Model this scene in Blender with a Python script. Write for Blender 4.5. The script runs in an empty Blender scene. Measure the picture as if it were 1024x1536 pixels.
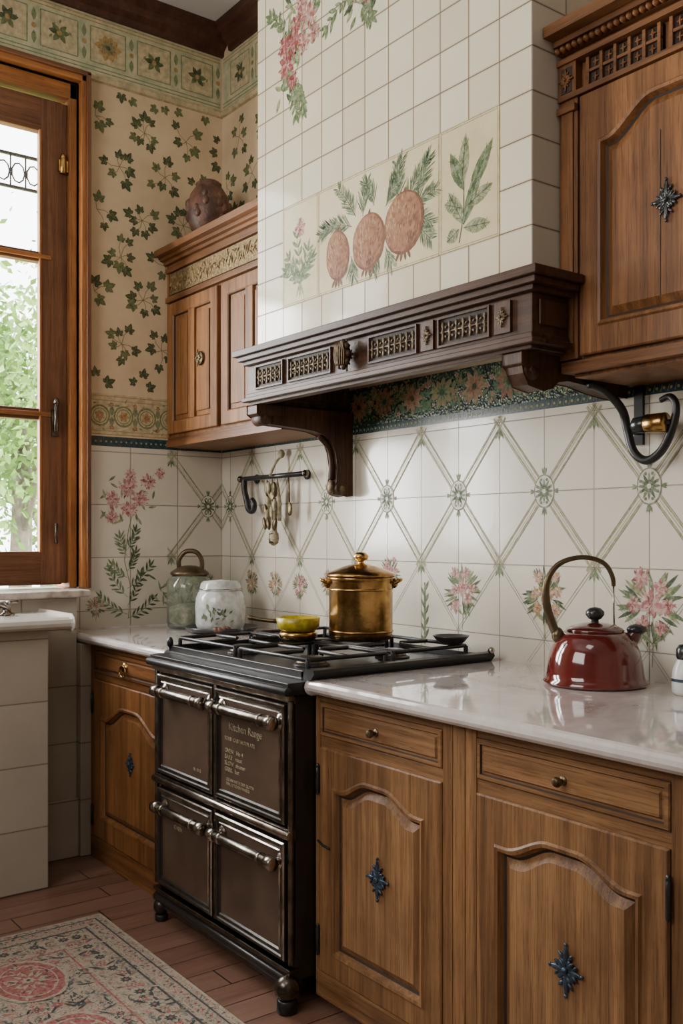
import bpy, math, random
from mathutils import Vector, Matrix
random.seed(7)
R = random.random
def U(a,b): return a+(b-a)*random.random()
FZ=-0.05
# ---------------------------------------------------------------- materials
def new_mat(name):
    m=bpy.data.materials.new(name); m.use_nodes=True
    nt=m.node_tree; b=nt.nodes['Principled BSDF']
    return m,nt,b
def mth(nt,op,a,b=None):
    n=nt.nodes.new('ShaderNodeMath'); n.operation=op
    for i,x in enumerate((a,b)):
        if x is None: continue
        if isinstance(x,(int,float)): n.inputs[i].default_value=x
        else: nt.links.new(x,n.inputs[i])
    return n.outputs[0]
def mixc(nt,f,a,b,blend='MIX'):
    n=nt.nodes.new('ShaderNodeMix'); n.data_type='RGBA'; n.blend_type=blend
    for idx,x in ((0,f),(6,a),(7,b)):
        if isinstance(x,(int,float)): n.inputs[idx].default_value=x
        elif isinstance(x,tuple): n.inputs[idx].default_value=(*x[:3],1)
        else: nt.links.new(x,n.inputs[idx])
    return n.outputs[2]
def pos(nt):
    g=nt.nodes.new('ShaderNodeNewGeometry'); s=nt.nodes.new('ShaderNodeSeparateXYZ')
    nt.links.new(g.outputs['Position'],s.inputs[0]); return g.outputs['Position'],s.outputs
def noise(nt,scale,vec=None,detail=3,rough=.6,dist=0):
    n=nt.nodes.new('ShaderNodeTexNoise'); n.inputs['Scale'].default_value=scale
    n.inputs['Detail'].default_value=detail; n.inputs['Roughness'].default_value=rough
    n.inputs['Distortion'].default_value=dist
    if vec is None: vec=pos(nt)[0]
    nt.links.new(vec,n.inputs['Vector']); return n.outputs['Fac']
def mapv(nt,sc):
    m=nt.nodes.new('ShaderNodeMapping'); m.inputs['Scale'].default_value=sc
    nt.links.new(pos(nt)[0],m.inputs['Vector']); return m.outputs[0]
def ramp(nt,f,stops):
    r=nt.nodes.new('ShaderNodeValToRGB'); e=r.color_ramp.elements
    while len(e)<len(stops): e.new(.5)
    for i,(p,c) in enumerate(stops):
        e[i].position=p; e[i].color=(*c[:3],1)
    nt.links.new(f,r.inputs[0]); return r.outputs[0]
def bump(nt,b,h,strength=.3,dist=.005):
    n=nt.nodes.new('ShaderNodeBump'); n.inputs['Strength'].default_value=strength
    n.inputs['Distance'].default_value=dist; nt.links.new(h,n.inputs['Height'])
    nt.links.new(n.outputs[0],b.inputs['Normal'])
def plain(name,c,rough=.5,metal=0,var=.25,scale=25,c2=None,bmp=0,coat=0):
    m,nt,b=new_mat(name)
    c2=c2 or tuple(x*(1-var) for x in c)
    f=noise(nt,scale)
    nt.links.new(ramp(nt,f,[(.35,c2),(.65,c)]),b.inputs['Base Color'])
    b.inputs['Roughness'].default_value=rough; b.inputs['Metallic'].default_value=metal
    b.inputs['Coat Weight'].default_value=coat
    if bmp: bump(nt,b,noise(nt,scale*3),bmp,.003)
    return m
def wood(name,c,dark,grain='Z',rough=.42,planks=0,sc=1.0,spec=.32):
    m,nt,b=new_mat(name)
    s={'Z':(46,46,1.5),'X':(1.5,46,46),'Y':(46,1.5,46)}[grain]
    v=mapv(nt,tuple(x*sc for x in s))
    n1=noise(nt,1.0,v,8,.72,.7)
    n2=noise(nt,6.0,v,4,.7)
    n3=noise(nt,2.6,None,4)
    n4=noise(nt,.16,v,2,.5,2.0)
    mid=tuple(a*.60+d*.40 for a,d in zip(c,dark))
    col=ramp(nt,n1,[(.28,tuple(a*.25+d*.75 for a,d in zip(c,dark))),(.45,mid),(.58,c),(.76,tuple(a*1.2 for a in c))])
    col=mixc(nt,.6,col,ramp(nt,n4,[(.40,(.55,.50,.46)),(.56,(1.08,1.06,1.03))]),'MULTIPLY')
    pores=ramp(nt,n2,[(.36,(.42,.35,.30)),(.48,(1,1,1))])
    col=mixc(nt,.7,col,pores,'MULTIPLY')
    wear=ramp(nt,n3,[(.30,(.54,.49,.46)),(.55,(1,1,1)),(.75,(1.22,1.16,1.08))])
    col=mixc(nt,.7,col,wear,'MULTIPLY')
    h=mth(nt,'ADD',n1,mth(nt,'MULTIPLY',n2,.8))
    if planks:
        x=pos(nt)[1][0]
        f=mth(nt,'FRACT',mth(nt,'DIVIDE',x,planks))
        line=mth(nt,'LESS_THAN',f,.06)
        wn=nt.nodes.new('ShaderNodeTexWhiteNoise'); wn.noise_dimensions='1D'
        nt.links.new(mth(nt,'FLOOR',mth(nt,'DIVIDE',x,planks)),wn.inputs['W'])
        col=mixc(nt,mth(nt,'MULTIPLY',wn.outputs['Value'],.25),col,tuple(k*.55 for k in c))
        col=mixc(nt,mth(nt,'MULTIPLY',line,.5),col,tuple(x*.35 for x in dark))
        h=mth(nt,'SUBTRACT',h,mth(nt,'MULTIPLY',line,1.2))
    nt.links.new(col,b.inputs['Base Color'])
    nt.links.new(mth(nt,'ADD',mth(nt,'MULTIPLY',n2,.25),rough-.1),b.inputs['Roughness'])
    b.inputs['Specular IOR Level'].default_value=spec
    bump(nt,b,h,.22,.002)
    return m
def tilemat(name,au,av,su,sv,ou,ov,c1,c2,grout,gw=.0016,rough=.18,stain=None,cs=.45,spec=.4):
    m,nt,b=new_mat(name); P,S=pos(nt)
    x=mth(nt,'DIVIDE',mth(nt,'SUBTRACT',S[au],ou),su); y=mth(nt,'DIVIDE',mth(nt,'SUBTRACT',S[av],ov),sv)
    def edge(t,s,k=1): 
        return mth(nt,'GREATER_THAN',mth(nt,'ABSOLUTE',mth(nt,'SUBTRACT',mth(nt,'FRACT',t),.5)),.5-gw*k/s)
    g=mth(nt,'MAXIMUM',edge(x,su),edge(y,sv)); g2=mth(nt,'MAXIMUM',edge(x,su,3),edge(y,sv,3))
    cb=nt.nodes.new('ShaderNodeCombineXYZ'); nt.links.new(mth(nt,'FLOOR',x),cb.inputs[0]); nt.links.new(mth(nt,'FLOOR',y),cb.inputs[1])
    w=nt.nodes.new('ShaderNodeTexWhiteNoise'); w.noise_dimensions='3D'; nt.links.new(cb.outputs[0],w.inputs['Vector'])
    col=mixc(nt,w.outputs['Value'],c1,c2)
    n=noise(nt,3.5,None,6)
    col=mixc(nt,mth(nt,'MULTIPLY',n,cs),col,stain or tuple(k*.7 for k in c1))
    col=mixc(nt,mth(nt,'MULTIPLY',g2,.22),col,grout)
    col=mixc(nt,g,col,grout)
    nt.links.new(col,b.inputs['Base Color'])
    nt.links.new(mth(nt,'ADD',mth(nt,'MULTIPLY',g,.6),rough),b.inputs['Roughness'])
    b.inputs['Specular IOR Level'].default_value=spec
    h=mth(nt,'ADD',mth(nt,'SUBTRACT',mth(nt,'MULTIPLY',noise(nt,9,None,2),.5),g),mth(nt,'MULTIPLY',w.outputs['Value'],.3))
    bump(nt,b,h,.4,.004)
    return m
def paint(name,c,wash=.45,base=(.70,.63,.50),rough=.5,scale=55):
    m,nt,b=new_mat(name)
    f=noise(nt,scale,None,5,.7); wash*=.62
    lo=tuple(a*(1-wash)+d*wash for a,d in zip(c,base))
    nt.links.new(ramp(nt,f,[(.36,tuple(x*.5 for x in c)),(.48,tuple(x*.9 for x in c)),(.68,lo)]),b.inputs['Base Color'])
    b.inputs['Roughness'].default_value=rough; b.inputs['Specular IOR Level'].default_value=.18
    return m

M={}
OAK=(.285,.150,.066); OAKD=(.070,.032,.014)
M['oak']=wood('oak_cabinet',OAK,OAKD,'Z')
M['oakx']=wood('oak_cabinet_rail',OAK,OAKD,'X')
M['oakp']=wood('oak_panel_beaded',(.375,.205,.094),(.105,.050,.022),'Z',planks=.0215)
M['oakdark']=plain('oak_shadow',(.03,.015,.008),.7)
M['wal']=wood('walnut_hood',(.092,.044,.024),(.022,.011,.007),'X',.40,spec=.25)
M['walz']=wood('walnut_hood_v',(.092,.044,.024),(.022,.011,.007),'Z',.40,spec=.25)
M['oak_up']=wood('oak_upper',(.285,.126,.044),(.082,.032,.011),'Z')
M['oak_upx']=wood('oak_upper_rail',(.25,.108,.038),(.072,.028,.010),'X')
M['winwood']=wood('window_wood',(.46,.185,.055),(.20,.07,.022),'Z')
M['winwoody']=wood('window_wood_rail',(.46,.185,.055),(.20,.07,.022),'Y')
M['sash']=wood('sash_wood',(.20,.085,.038),(.07,.026,.012),'Z')
M['sashy']=wood('sash_wood_rail',(.22,.095,.042),(.07,.026,.012),'Y')
M['crown']=wood('crown_wood',(.085,.030,.018),(.035,.013,.008),'X')
CR=(.655,.60,.50); CR2=(.745,.69,.59)
M['tb']=tilemat('tile_backsplash',0,2,.2,.2425,.08,.9925,CR,CR2,(.19,.16,.12),.0011,.17)
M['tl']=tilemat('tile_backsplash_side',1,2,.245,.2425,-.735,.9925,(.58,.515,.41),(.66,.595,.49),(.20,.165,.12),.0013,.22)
M['th']=tilemat('tile_hood_front',0,2,.1225,.1225,2.405,2.0605,(.67,.59,.435),(.77,.70,.55),(.145,.092,.045),.0016,.13,spec=.35)
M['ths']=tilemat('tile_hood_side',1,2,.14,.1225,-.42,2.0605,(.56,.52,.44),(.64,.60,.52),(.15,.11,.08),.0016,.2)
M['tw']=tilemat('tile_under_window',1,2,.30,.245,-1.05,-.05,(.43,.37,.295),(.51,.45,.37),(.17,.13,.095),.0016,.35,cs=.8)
M['wallpaper']=plain('wallpaper_beige',(.60,.455,.295),.75,c2=(.50,.37,.23),scale=4)
M['friezep']=plain('wallpaper_frieze',(.50,.43,.28),.7,c2=(.30,.31,.19),scale=16)
M['borderp']=plain('wallpaper_border',(.52,.41,.25),.7,c2=(.33,.28,.16),scale=38)
M['teal']=plain('teal_strip_tile',(.03,.065,.07),.25,c2=(.012,.032,.04),scale=60)
m,nt,b=new_mat('green_mosaic_tile')
v=nt.nodes.new('ShaderNodeTexVoronoi'); v.inputs['Scale'].default_value=110; nt.links.new(pos(nt)[0],v.inputs['Vector'])
sx=nt.nodes.new('ShaderNodeSeparateColor'); nt.links.new(v.outputs['Color'],sx.inputs[0])
c=ramp(nt,sx.outputs[0],[(.0,(.010,.032,.020)),(.35,(.025,.090,.045)),(.65,(.07,.15,.07)),(.92,(.34,.33,.16))])
c=mixc(nt,mth(nt,'GREATER_THAN',v.outputs['Distance'],.52),c,(.012,.015,.010))
nt.links.new(c,b.inputs['Base Color']); b.inputs['Roughness'].default_value=.32; b.inputs['Specular IOR Level'].default_value=.3; bump(nt,b,v.outputs['Distance'],.5,.003)
M['mosaic']=m
M['ceil']=plain('ceiling_plaster',(.55,.55,.56),.9,var=.05,scale=2)
M['plaster']=plain('plaster',(.36,.31,.25),.9,var=.05,scale=2)
m,nt,b=new_mat('marble_counter')
n=noise(nt,2.6,None,9,.66,1.5); n2=noise(nt,11,None,6,.7,1.0)
col=ramp(nt,n,[(.30,(.41,.36,.345)),(.43,(.56,.505,.485)),(.60,(.65,.60,.575)),(.8,(.53,.48,.46))])
col=mixc(nt,.35,col,ramp(nt,n2,[(.38,(.74,.69,.66)),(.58,(1,1,1))]),'MULTIPLY')
nt.links.new(col,b.inputs['Base Color']); b.inputs['Roughness'].default_value=.06; b.inputs['Coat Weight'].default_value=.6; b.inputs['Coat Roughness'].default_value=.03
M['marble']=m
M['sill']=plain('stone_sill',(.50,.44,.38),.3,c2=(.28,.22,.18),scale=22)
M['porc']=plain('porcelain_sink',(.60,.56,.50),.12,var=.1,scale=8)
m,nt,b=new_mat('floor_planks'); P,S=pos(nt)
px=mth(nt,'DIVIDE',S[0],.115); fl=mth(nt,'FLOOR',px)
wn=nt.nodes.new('ShaderNodeTexWhiteNoise'); wn.noise_dimensions='1D'; nt.links.new(fl,wn.inputs['W'])
py=mth(nt,'DIVIDE',mth(nt,'ADD',S[1],mth(nt,'MULTIPLY',wn.outputs['Value'],3)),.75)
def edg(t,k): return mth(nt,'GREATER_THAN',mth(nt,'ABSOLUTE',mth(nt,'SUBTRACT',mth(nt,'FRACT',t),.5)),k)
g=mth(nt,'MAXIMUM',edg(px,.482),edg(py,.4965))
n=noise(nt,1.0,mapv(nt,(30,1.8,10)),7,.72)
col=ramp(nt,n,[(.3,(.085,.040,.027)),(.7,(.26,.13,.088))])
col=mixc(nt,mth(nt,'MULTIPLY',wn.outputs['Value'],.5),col,(.27,.155,.11))
col=mixc(nt,g,col,(.02,.01,.008))
nt.links.new(col,b.inputs['Base Color']); b.inputs['Roughness'].default_value=.32
bump(nt,b,mth(nt,'SUBTRACT',mth(nt,'MULTIPLY',n,.4),g),.4,.004)
M['floor']=m
M['iron']=plain('cast_iron',(.022,.021,.021),.34,.3,scale=60)
M['enamel']=plain('range_enamel_brown',(.135,.086,.060),.30,.3,c2=(.075,.048,.034),scale=4)
M['rangeblk']=plain('range_body_dark',(.036,.030,.026),.3,.4,scale=8)
M['steel']=plain('worn_steel',(.50,.455,.40),.22,1.0,c2=(.15,.125,.10),scale=14)
M['pewter']=plain('dark_pewter',(.22,.19,.16),.26,1.0,c2=(.08,.067,.056),scale=20)
M['brass']=plain('aged_brass',(.58,.36,.12),.25,1.0,c2=(.25,.13,.04),scale=14,bmp=.25)
M['brassd']=plain('dark_brass',(.22,.16,.09),.42,.9,c2=(.06,.045,.025),scale=60)
M['oldbr']=plain('tarnished_fretwork',(.24,.17,.09),.5,.4,c2=(.055,.036,.02),scale=70)
M['gilt']=plain('gilt_carving',(.34,.24,.11),.5,.5,c2=(.09,.055,.022),scale=90,bmp=.6)
M['blue']=plain('blue_iron_ornament',(.055,.095,.14),.35,.5,c2=(.015,.022,.035),scale=90)
M['red']=plain('red_enamel',(.130,.016,.014),.10,0,c2=(.070,.009,.008),scale=7,coat=.7)
M['blackpl']=plain('black_knob',(.02,.022,.024),.25)
M['olive']=plain('bronze_handle',(.12,.085,.045),.3,.7,scale=30)
M['white']=plain('white_ceramic',(.70,.69,.66),.2,var=.08)
M['yellow']=plain('yellow_glaze',(.52,.42,.02),.3,c2=(.28,.21,.015),scale=40)
M['terra']=plain('brown_terracotta',(.15,.062,.036),.5,c2=(.050,.022,.014),scale=22,bmp=.9)
M['cream']=plain('dried_garlic',(.42,.36,.24),.7,c2=(.20,.17,.09),scale=60)
M['dish']=plain('dark_dish',(.035,.033,.033),.3)
m,nt,b=new_mat('green_glass'); b.inputs['Roughness'].default_value=.05; b.inputs['IOR'].default_value=1.4
b.inputs['Transmission Weight'].default_value=.92; nt.links.new(ramp(nt,noise(nt,20),[(.35,(.60,.66,.55)),(.65,(.86,.90,.83))]),b.inputs['Base Color']); M['gglass']=m
m,nt,b=new_mat('cloudy_glass'); b.inputs['Roughness'].default_value=.12
b.inputs['Transmission Weight'].default_value=.3; nt.links.new(ramp(nt,noise(nt,25),[(.35,(.52,.54,.51)),(.65,(.84,.84,.81))]),b.inputs['Base Color']); M['cglass']=m
m,nt,b=new_mat('window_glass'); b.inputs['Base Color'].default_value=(1,1,1,1); b.inputs['Roughness'].default_value=0
b.inputs['Alpha'].default_value=.04; M['glass']=m
M['bark']=plain('bark',(.26,.21,.16),.9,c2=(.10,.08,.06),scale=12,bmp=.6)
m,nt,b=new_mat('leaves'); nt.links.new(ramp(nt,noise(nt,3),[(.3,(.07,.15,.02)),(.7,(.24,.42,.07))]),b.inputs['Base Color'])
b.inputs['Roughness'].default_value=.6
M['leaf_out']=m
M['grass']=plain('lawn',(.12,.22,.05),.9,scale=3)
TB=(.70,.64,.53)
M['g1']=paint('paint_leaf_green',(.14,.19,.085),.5,TB); M['g2']=paint('paint_leaf_dark',(.068,.100,.05),.35,TB)
M['g3']=paint('paint_sage',(.27,.29,.15),.5,TB); M['ol']=paint('paint_olive_line',(.33,.31,.14),.4,TB)
M['gy']=paint('paint_grey_line',(.19,.19,.14),.4,TB)
M['pk']=paint('paint_pink',(.43,.17,.165),.6,TB); M['pk2']=paint('paint_crimson',(.29,.065,.065),.4,TB)
M['lp']=paint('paint_pale_pink',(.54,.34,.29),.5,TB)
M['oc']=paint('paint_ochre',(.46,.29,.12),.4,TB)
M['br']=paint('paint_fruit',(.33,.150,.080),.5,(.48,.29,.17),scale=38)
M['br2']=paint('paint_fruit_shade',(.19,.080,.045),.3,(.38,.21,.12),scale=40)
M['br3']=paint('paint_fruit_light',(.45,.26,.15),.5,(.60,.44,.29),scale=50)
M['panelc']=paint('paint_panel_cream',(.62,.53,.33),.3,(.70,.62,.43),scale=3,rough=.22)
M['panelb']=paint('paint_panel_base',(.60,.56,.45),.3,(.70,.64,.52),scale=8,rough=.3)
for k in ('panelc','panelb'):
    r=[n for n in M[k].node_tree.nodes if n.type=='VALTORGB'][0]
    cc=(.58,.49,.30) if k=='panelc' else (.56,.53,.43)
    r.color_ramp.elements[0].color=(*cc,1)
    if k=='panelc': r.color_ramp.elements[1].color=(.64,.55,.355,1); r.color_ramp.elements[2].color=(.68,.60,.405,1)
M['pline']=paint('paint_panel_line',(.34,.26,.11),.3)
M['wg1']=paint('wallpaper_leaf',(.125,.15,.065),.3,(.42,.34,.2),.7); M['wg2']=paint('wallpaper_leaf_dark',(.066,.088,.040),.25,(.4,.32,.2),.7)
M['wst']=paint('wallpaper_stem',(.22,.19,.09),.2,(.42,.34,.2),.7)
M['woc']=paint('wallpaper_ochre',(.38,.24,.09),.4,(.42,.35,.2),.7); M['wgr']=paint('wallpaper_sage',(.19,.23,.12),.3,(.42,.35,.2),.7)
M['mfl']=paint('mosaic_flower',(.40,.26,.14),.5,(.6,.48,.32)); M['mfp']=paint('mosaic_pink',(.34,.15,.09),.5,(.55,.4,.28)); M['mgd']=paint('mosaic_gold',(.34,.30,.14),.4,(.1,.2,.1)); M['mgn']=paint('mosaic_leaf',(.09,.19,.09),.4,(.4,.45,.25))
M['rp']=paint('rug_pink',(.36,.13,.12),.5,(.48,.36,.30),.95,90); M['rc']=paint('rug_cream',(.44,.37,.28),.4,(.34,.30,.25),.95,90)
M['rd']=paint('rug_dark',(.075,.085,.085),.3,(.25,.23,.2),.95,90); M['rg']=paint('rug_sage',(.22,.22,.15),.4,(.36,.32,.25),.95,90)
m,nt,b=new_mat('rug_weave')
v=nt.nodes.new('ShaderNodeTexVoronoi'); v.inputs['Scale'].default_value=38; nt.links.new(pos(nt)[0],v.inputs['Vector'])
f=noise(nt,34,None,4,.7,1.5)
c=ramp(nt,f,[(.38,(.07,.08,.08)),(.46,(.28,.24,.19)),(.54,(.44,.37,.28)),(.62,(.30,.12,.11))])
c=mixc(nt,mth(nt,'LESS_THAN',v.outputs['Distance'],.28),c,(.36,.20,.16))
nt.links.new(c,b.inputs['Base Color']); b.inputs['Roughness'].default_value=.97
bump(nt,b,noise(nt,300),.5,.004); M['rug']=m
# ---------------------------------------------------------------- mesh builder
class MB:
    def __init__(s): s.v=[];s.f=[];s.m=[];s.s=[];s.mats=[];s.T=None
    def mi(s,k):
        if k not in s.mats: s.mats.append(k)
        return s.mats.index(k)
    def add(s,vs,fs,mat,smooth=False):
        o=len(s.v); T=s.T
        for p in vs:
            p=Vector(p); s.v.append(T@p if T else p)
        k=s.mi(mat)
        for f in fs: s.f.append([o+i for i in f]); s.m.append(k); s.s.append(smooth)
    def box(s,x0,x1,y0,y1,z0,z1,mat):
        s.add([(x0,y0,z0),(x1,y0,z0),(x1,y1,z0),(x0,y1,z0),(x0,y0,z1),(x1,y0,z1),(x1,y1,z1),(x0,y1,z1)],
              [(0,3,2,1),(4,5,6,7),(0,1,5,4),(1,2,6,5),(2,3,7,6),(3,0,4,7)],mat)
    def lathe(s,prof,c,mat,seg=32,axis='Z'):
        vs=[];fs=[]
        for r,h in prof:
            r=max(r,1e-4)
            for i in range(seg):
                a=2*math.pi*i/seg; x,y=r*math.cos(a),r*math.sin(a)
                if axis=='Z': p=(x,y,h)
                elif axis=='Y': p=(x,h,y)
                else: p=(h,x,y)
                vs.append((c[0]+p[0],c[1]+p[1],c[2]+p[2]))
        for j in range(len(prof)-1):
            for i in range(seg):
                k=(i+1)%seg; fs.append((j*seg+i,j*seg+k,(j+1)*seg+k,(j+1)*seg+i))
        s.add(vs,fs,mat,True)
    def cyl(s,c,r,h,mat,axis='Z',seg=24):
        b=min(r,h)*.12
        s.lathe([(0,0),(r-b,0),(r,b),(r,h-b),(r-b,h),(0,h)],c,mat,seg,axis)
    def ell(s,c,rad,mat,rot=None,seg=14,rings=8):
        vs=[];fs=[]
        for j in range(rings+1):
            t=math.pi*j/rings
            for i in range(seg):
                a=2*math.pi*i/seg
                p=Vector((rad[0]*max(math.sin(t),1e-4)*math.cos(a),rad[1]*max(math.sin(t),1e-4)*math.sin(a),rad[2]*math.cos(t)))
                if rot: p=rot@p
                vs.append(p+Vector(c))
        for j in range(rings):
            for i in range(seg):
                k=(i+1)%seg; fs.append((j*seg+i,(j+1)*seg+i,(j+1)*seg+k,j*seg+k))
        s.add(vs,fs,mat,True)
    def tube(s,pts,r,mat,seg=10,sm=0):
        pts=[Vector(p) for p in pts]
        if not isinstance(r,(list,tuple)): r=[r]*len(pts)
        if sm:
            np_,nr=[],[]
            n=len(pts)
            for i in range(n-1):
                p0=pts[max(i-1,0)];p1=pts[i];p2=pts[i+1];p3=pts[min(i+2,n-1)]
                for k in range(sm):
                    t=k/sm
                    np_.append(.5*((2*p1)+(p2-p0)*t+(2*p0-5*p1+4*p2-p3)*t*t+(3*p1-p0-3*p2+p3)*t**3)); nr.append(r[i]*(1-t)+r[i+1]*t)
            np_.append(pts[-1]); nr.append(r[-1]); pts,r=np_,nr
        vs=[];fs=[];n=len(pts)
        up=None
        for i,p in enumerate(pts):
            d=(pts[min(i+1,n-1)]-pts[max(i-1,0)]).normalized()
            if up is None:
                up=Vector((0,0,1)) if abs(d.z)<.9 else Vector((1,0,0))
            a=d.cross(up)
            if a.length<1e-4: a=d.cross(Vector((0,1,0)))
            a.normalize(); up=a.cross(d).normalized()
            for k in range(seg):
                t=2*math.pi*k/seg; vs.append(p+(a*math.cos(t)+up*math.sin(t))*r[i])
        for i in range(n-1):
            for k in range(seg):
                q=(k+1)%seg; fs.append((i*seg+k,i*seg+q,(i+1)*seg+q,(i+1)*seg+k))
        fs.append(tuple(range(seg))[::-1]); fs.append(tuple((n-1)*seg+k for k in range(seg)))
        s.add(vs,fs,mat,True)
    def prism(s,poly,fn,d0,d1,mat):
        n=len(poly)
        vs=[fn(a,b,d0) for a,b in poly]+[fn(a,b,d1) for a,b in poly]
        fs=[tuple(range(n)),tuple(range(2*n-1,n-1,-1))]+[(i,(i+1)%n,n+(i+1)%n,n+i) for i in range(n)]
        s.add(vs,fs,mat)
    def loops(s,L,mats,fill):
        n=len(L[0])
        for j in range(len(L)-1):
            s.add(list(L[j])+list(L[j+1]),[(i,(i+1)%n,n+(i+1)%n,n+i) for i in range(n)],mats[j])
        s.add(list(L[-1]),[tuple(range(n))],fill)
    def build(s,name,bevel=0,parent=None,recenter=True):
        me=bpy.data.meshes.new(name)
        c=Vector((0,0,0))
        if recenter and s.v:
            xs=[p.x for p in s.v];ys=[p.y for p in s.v];zs=[p.z for p in s.v]
            c=Vector(((min(xs)+max(xs))/2,(min(ys)+max(ys))/2,min(zs)))
        me.from_pydata([p-c for p in s.v],[],s.f)
        for k in s.mats: me.materials.append(M[k])
        me.polygons.foreach_set('material_index',s.m); me.polygons.foreach_set('use_smooth',s.s)
        me.update()
        o=bpy.data.objects.new(name,me); bpy.context.scene.collection.objects.link(o); o.location=c
        if bevel:
            bm=o.modifiers.new('b','BEVEL'); bm.width=bevel; bm.segments=2; bm.limit_method='ANGLE'; bm.angle_limit=math.radians(50)
        if parent: setp(o,parent)
        return o
def setp(o,p):
    o.parent=p; o.matrix_parent_inverse=Matrix.Translation(p.location).inverted()
def empty(name,loc=(0,0,0)):
    e=bpy.data.objects.new(name,None); e.location=loc; e.empty_display_size=.1
    bpy.context.scene.collection.objects.link(e); return e
class Paint(MB):
    def __init__(s,fn): super().__init__(); s.fn=fn; s.n=0
    def poly(s,pts,mat,layer=0):
        s.n+=1; o=.0006+layer*.00025+(s.n%45)*4.5e-6
        s.add([s.fn(a,b,o) for a,b in pts],[tuple(range(len(pts)))],mat)
    def leaf(s,x,y,ang,L,W,mat,layer=1):
        c,d=math.cos(ang),math.sin(ang); pts=[]
        for t,w in ((0,0),(.15,.5),(.35,.95),(.55,1),(.75,.7),(.9,.3),(1,0),(.9,-.3),(.75,-.7),(.55,-1),(.35,-.95),(.15,-.5)):
            a=t*L;b=w*W/2; pts.append((x+a*c-b*d,y+a*d+b*c))
        s.poly(pts,mat,layer)
    def ellipse(s,x,y,rx,ry,mat,layer=1,ang=0,n=18,jit=0):
        pts=[]
        for i in range(n):
            t=2*math.pi*i/n; j=1+U(-jit,jit); a=rx*math.cos(t)*j;b=ry*math.sin(t)*j
            pts.append((x+a*math.cos(ang)-b*math.sin(ang),y+a*math.sin(ang)+b*math.cos(ang)))
        s.poly(pts,mat,layer)
    def line(s,x0,y0,x1,y1,w,mat,layer=0):
        dx,dy=x1-x0,y1-y0; l=math.hypot(dx,dy) or 1; nx,ny=-dy/l*w/2,dx/l*w/2
        s.poly([(x0+nx,y0+ny),(x1+nx,y1+ny),(x1-nx,y1-ny),(x0-nx,y0-ny)],mat,layer)
    def curve(s,pts,w,mat,layer=0):
        for (a,b),(c,d) in zip(pts,pts[1:]): s.line(a,b,c,d,w,mat,layer)
    def ring(s,x,y,r,w,mat,layer=1,n=20,sy=1):
        for i in range(n):
            t0=2*math.pi*i/n;t1=2*math.pi*(i+1)/n
            s.poly([(x+(r)*math.cos(t0),y+sy*(r)*math.sin(t0)),(x+(r)*math.cos(t1),y+sy*(r)*math.sin(t1)),(x+(r-w)*math.cos(t1),y+sy*(r-w)*math.sin(t1)),(x+(r-w)*math.cos(t0),y+sy*(r-w)*math.sin(t0))],mat,layer)
    def blossom(s,x,y,r,m1,m2,n=6,layer=2,a0=None,cm='oc'):
        a0=U(0,6) if a0 is None else a0
        for i in range(n):
            t=a0+2*math.pi*i/n; s.leaf(x,y,t+U(-.1,.1),r*U(.85,1.1),r*.62,m1,layer)
        for i in range(n):
            t=a0+2*math.pi*(i+.5)/n; s.leaf(x,y,t,r*.6,r*.3,m2,layer+1)
        s.ellipse(x,y,r*.17,r*.17,cm,layer+2,n=8)
    def peony(s,x,y,r,layer=2,cols=('lp','pk','pk','pk2')):
        for k in range(8):
            a=k*.785+U(-.2,.2); s.leaf(x+math.cos(a)*r*.1,y+math.sin(a)*r*.1,a,r*U(.65,1.0),r*.40,cols[0] if k%2 else cols[1],layer)
        for k in range(24):
            a=U(0,6.28); d=r*U(.1,.8); s.leaf(x+math.cos(a)*d,y+math.sin(a)*d,a+U(-.6,.6),r*U(.2,.42),r*U(.08,.17),random.choice(cols),layer+1)
        for k in range(6):
            a=U(0,6.28); s.leaf(x,y,a,r*U(.25,.4),r*.12,random.choice(('pk2','lp')),layer+2)
    def vleaf(s,x,y,a,L,W,mat,vein,layer=1):
        s.leaf(x,y,a,L,W,mat,layer); c,d=math.cos(a),math.sin(a)
        s.line(x,y,x+c*L*.92,y+d*L*.92,W*.07,vein,layer+1)
        for k in range(5):
            t=.18+.14*k
            for q in (-1,1): s.line(x+c*L*t,y+d*L*t,x+c*L*(t+.13)-q*d*W*.36,y+d*L*(t+.13)+q*c*W*.36,W*.035,vein,layer+1)
    def spray(s,x,y,ang,L,mat,smat,n=5,lw=.012,ll=.04,bend=.6):
        px,py=x,y
        for i in range(n):
            a=ang+bend*i/n; nx,ny=px+math.cos(a)*L/n,py+math.sin(a)*L/n
            s.line(px,py,nx,ny,.0022,smat,0)
            for q in (-1,1): s.leaf(nx,ny,a+q*U(.5,.9),ll*U(.7,1.1),lw*U(.8,1.2),mat,1)
            px,py=nx,ny
        s.leaf(px,py,ang+bend,ll,lw,mat,1)
        return px,py
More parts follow.
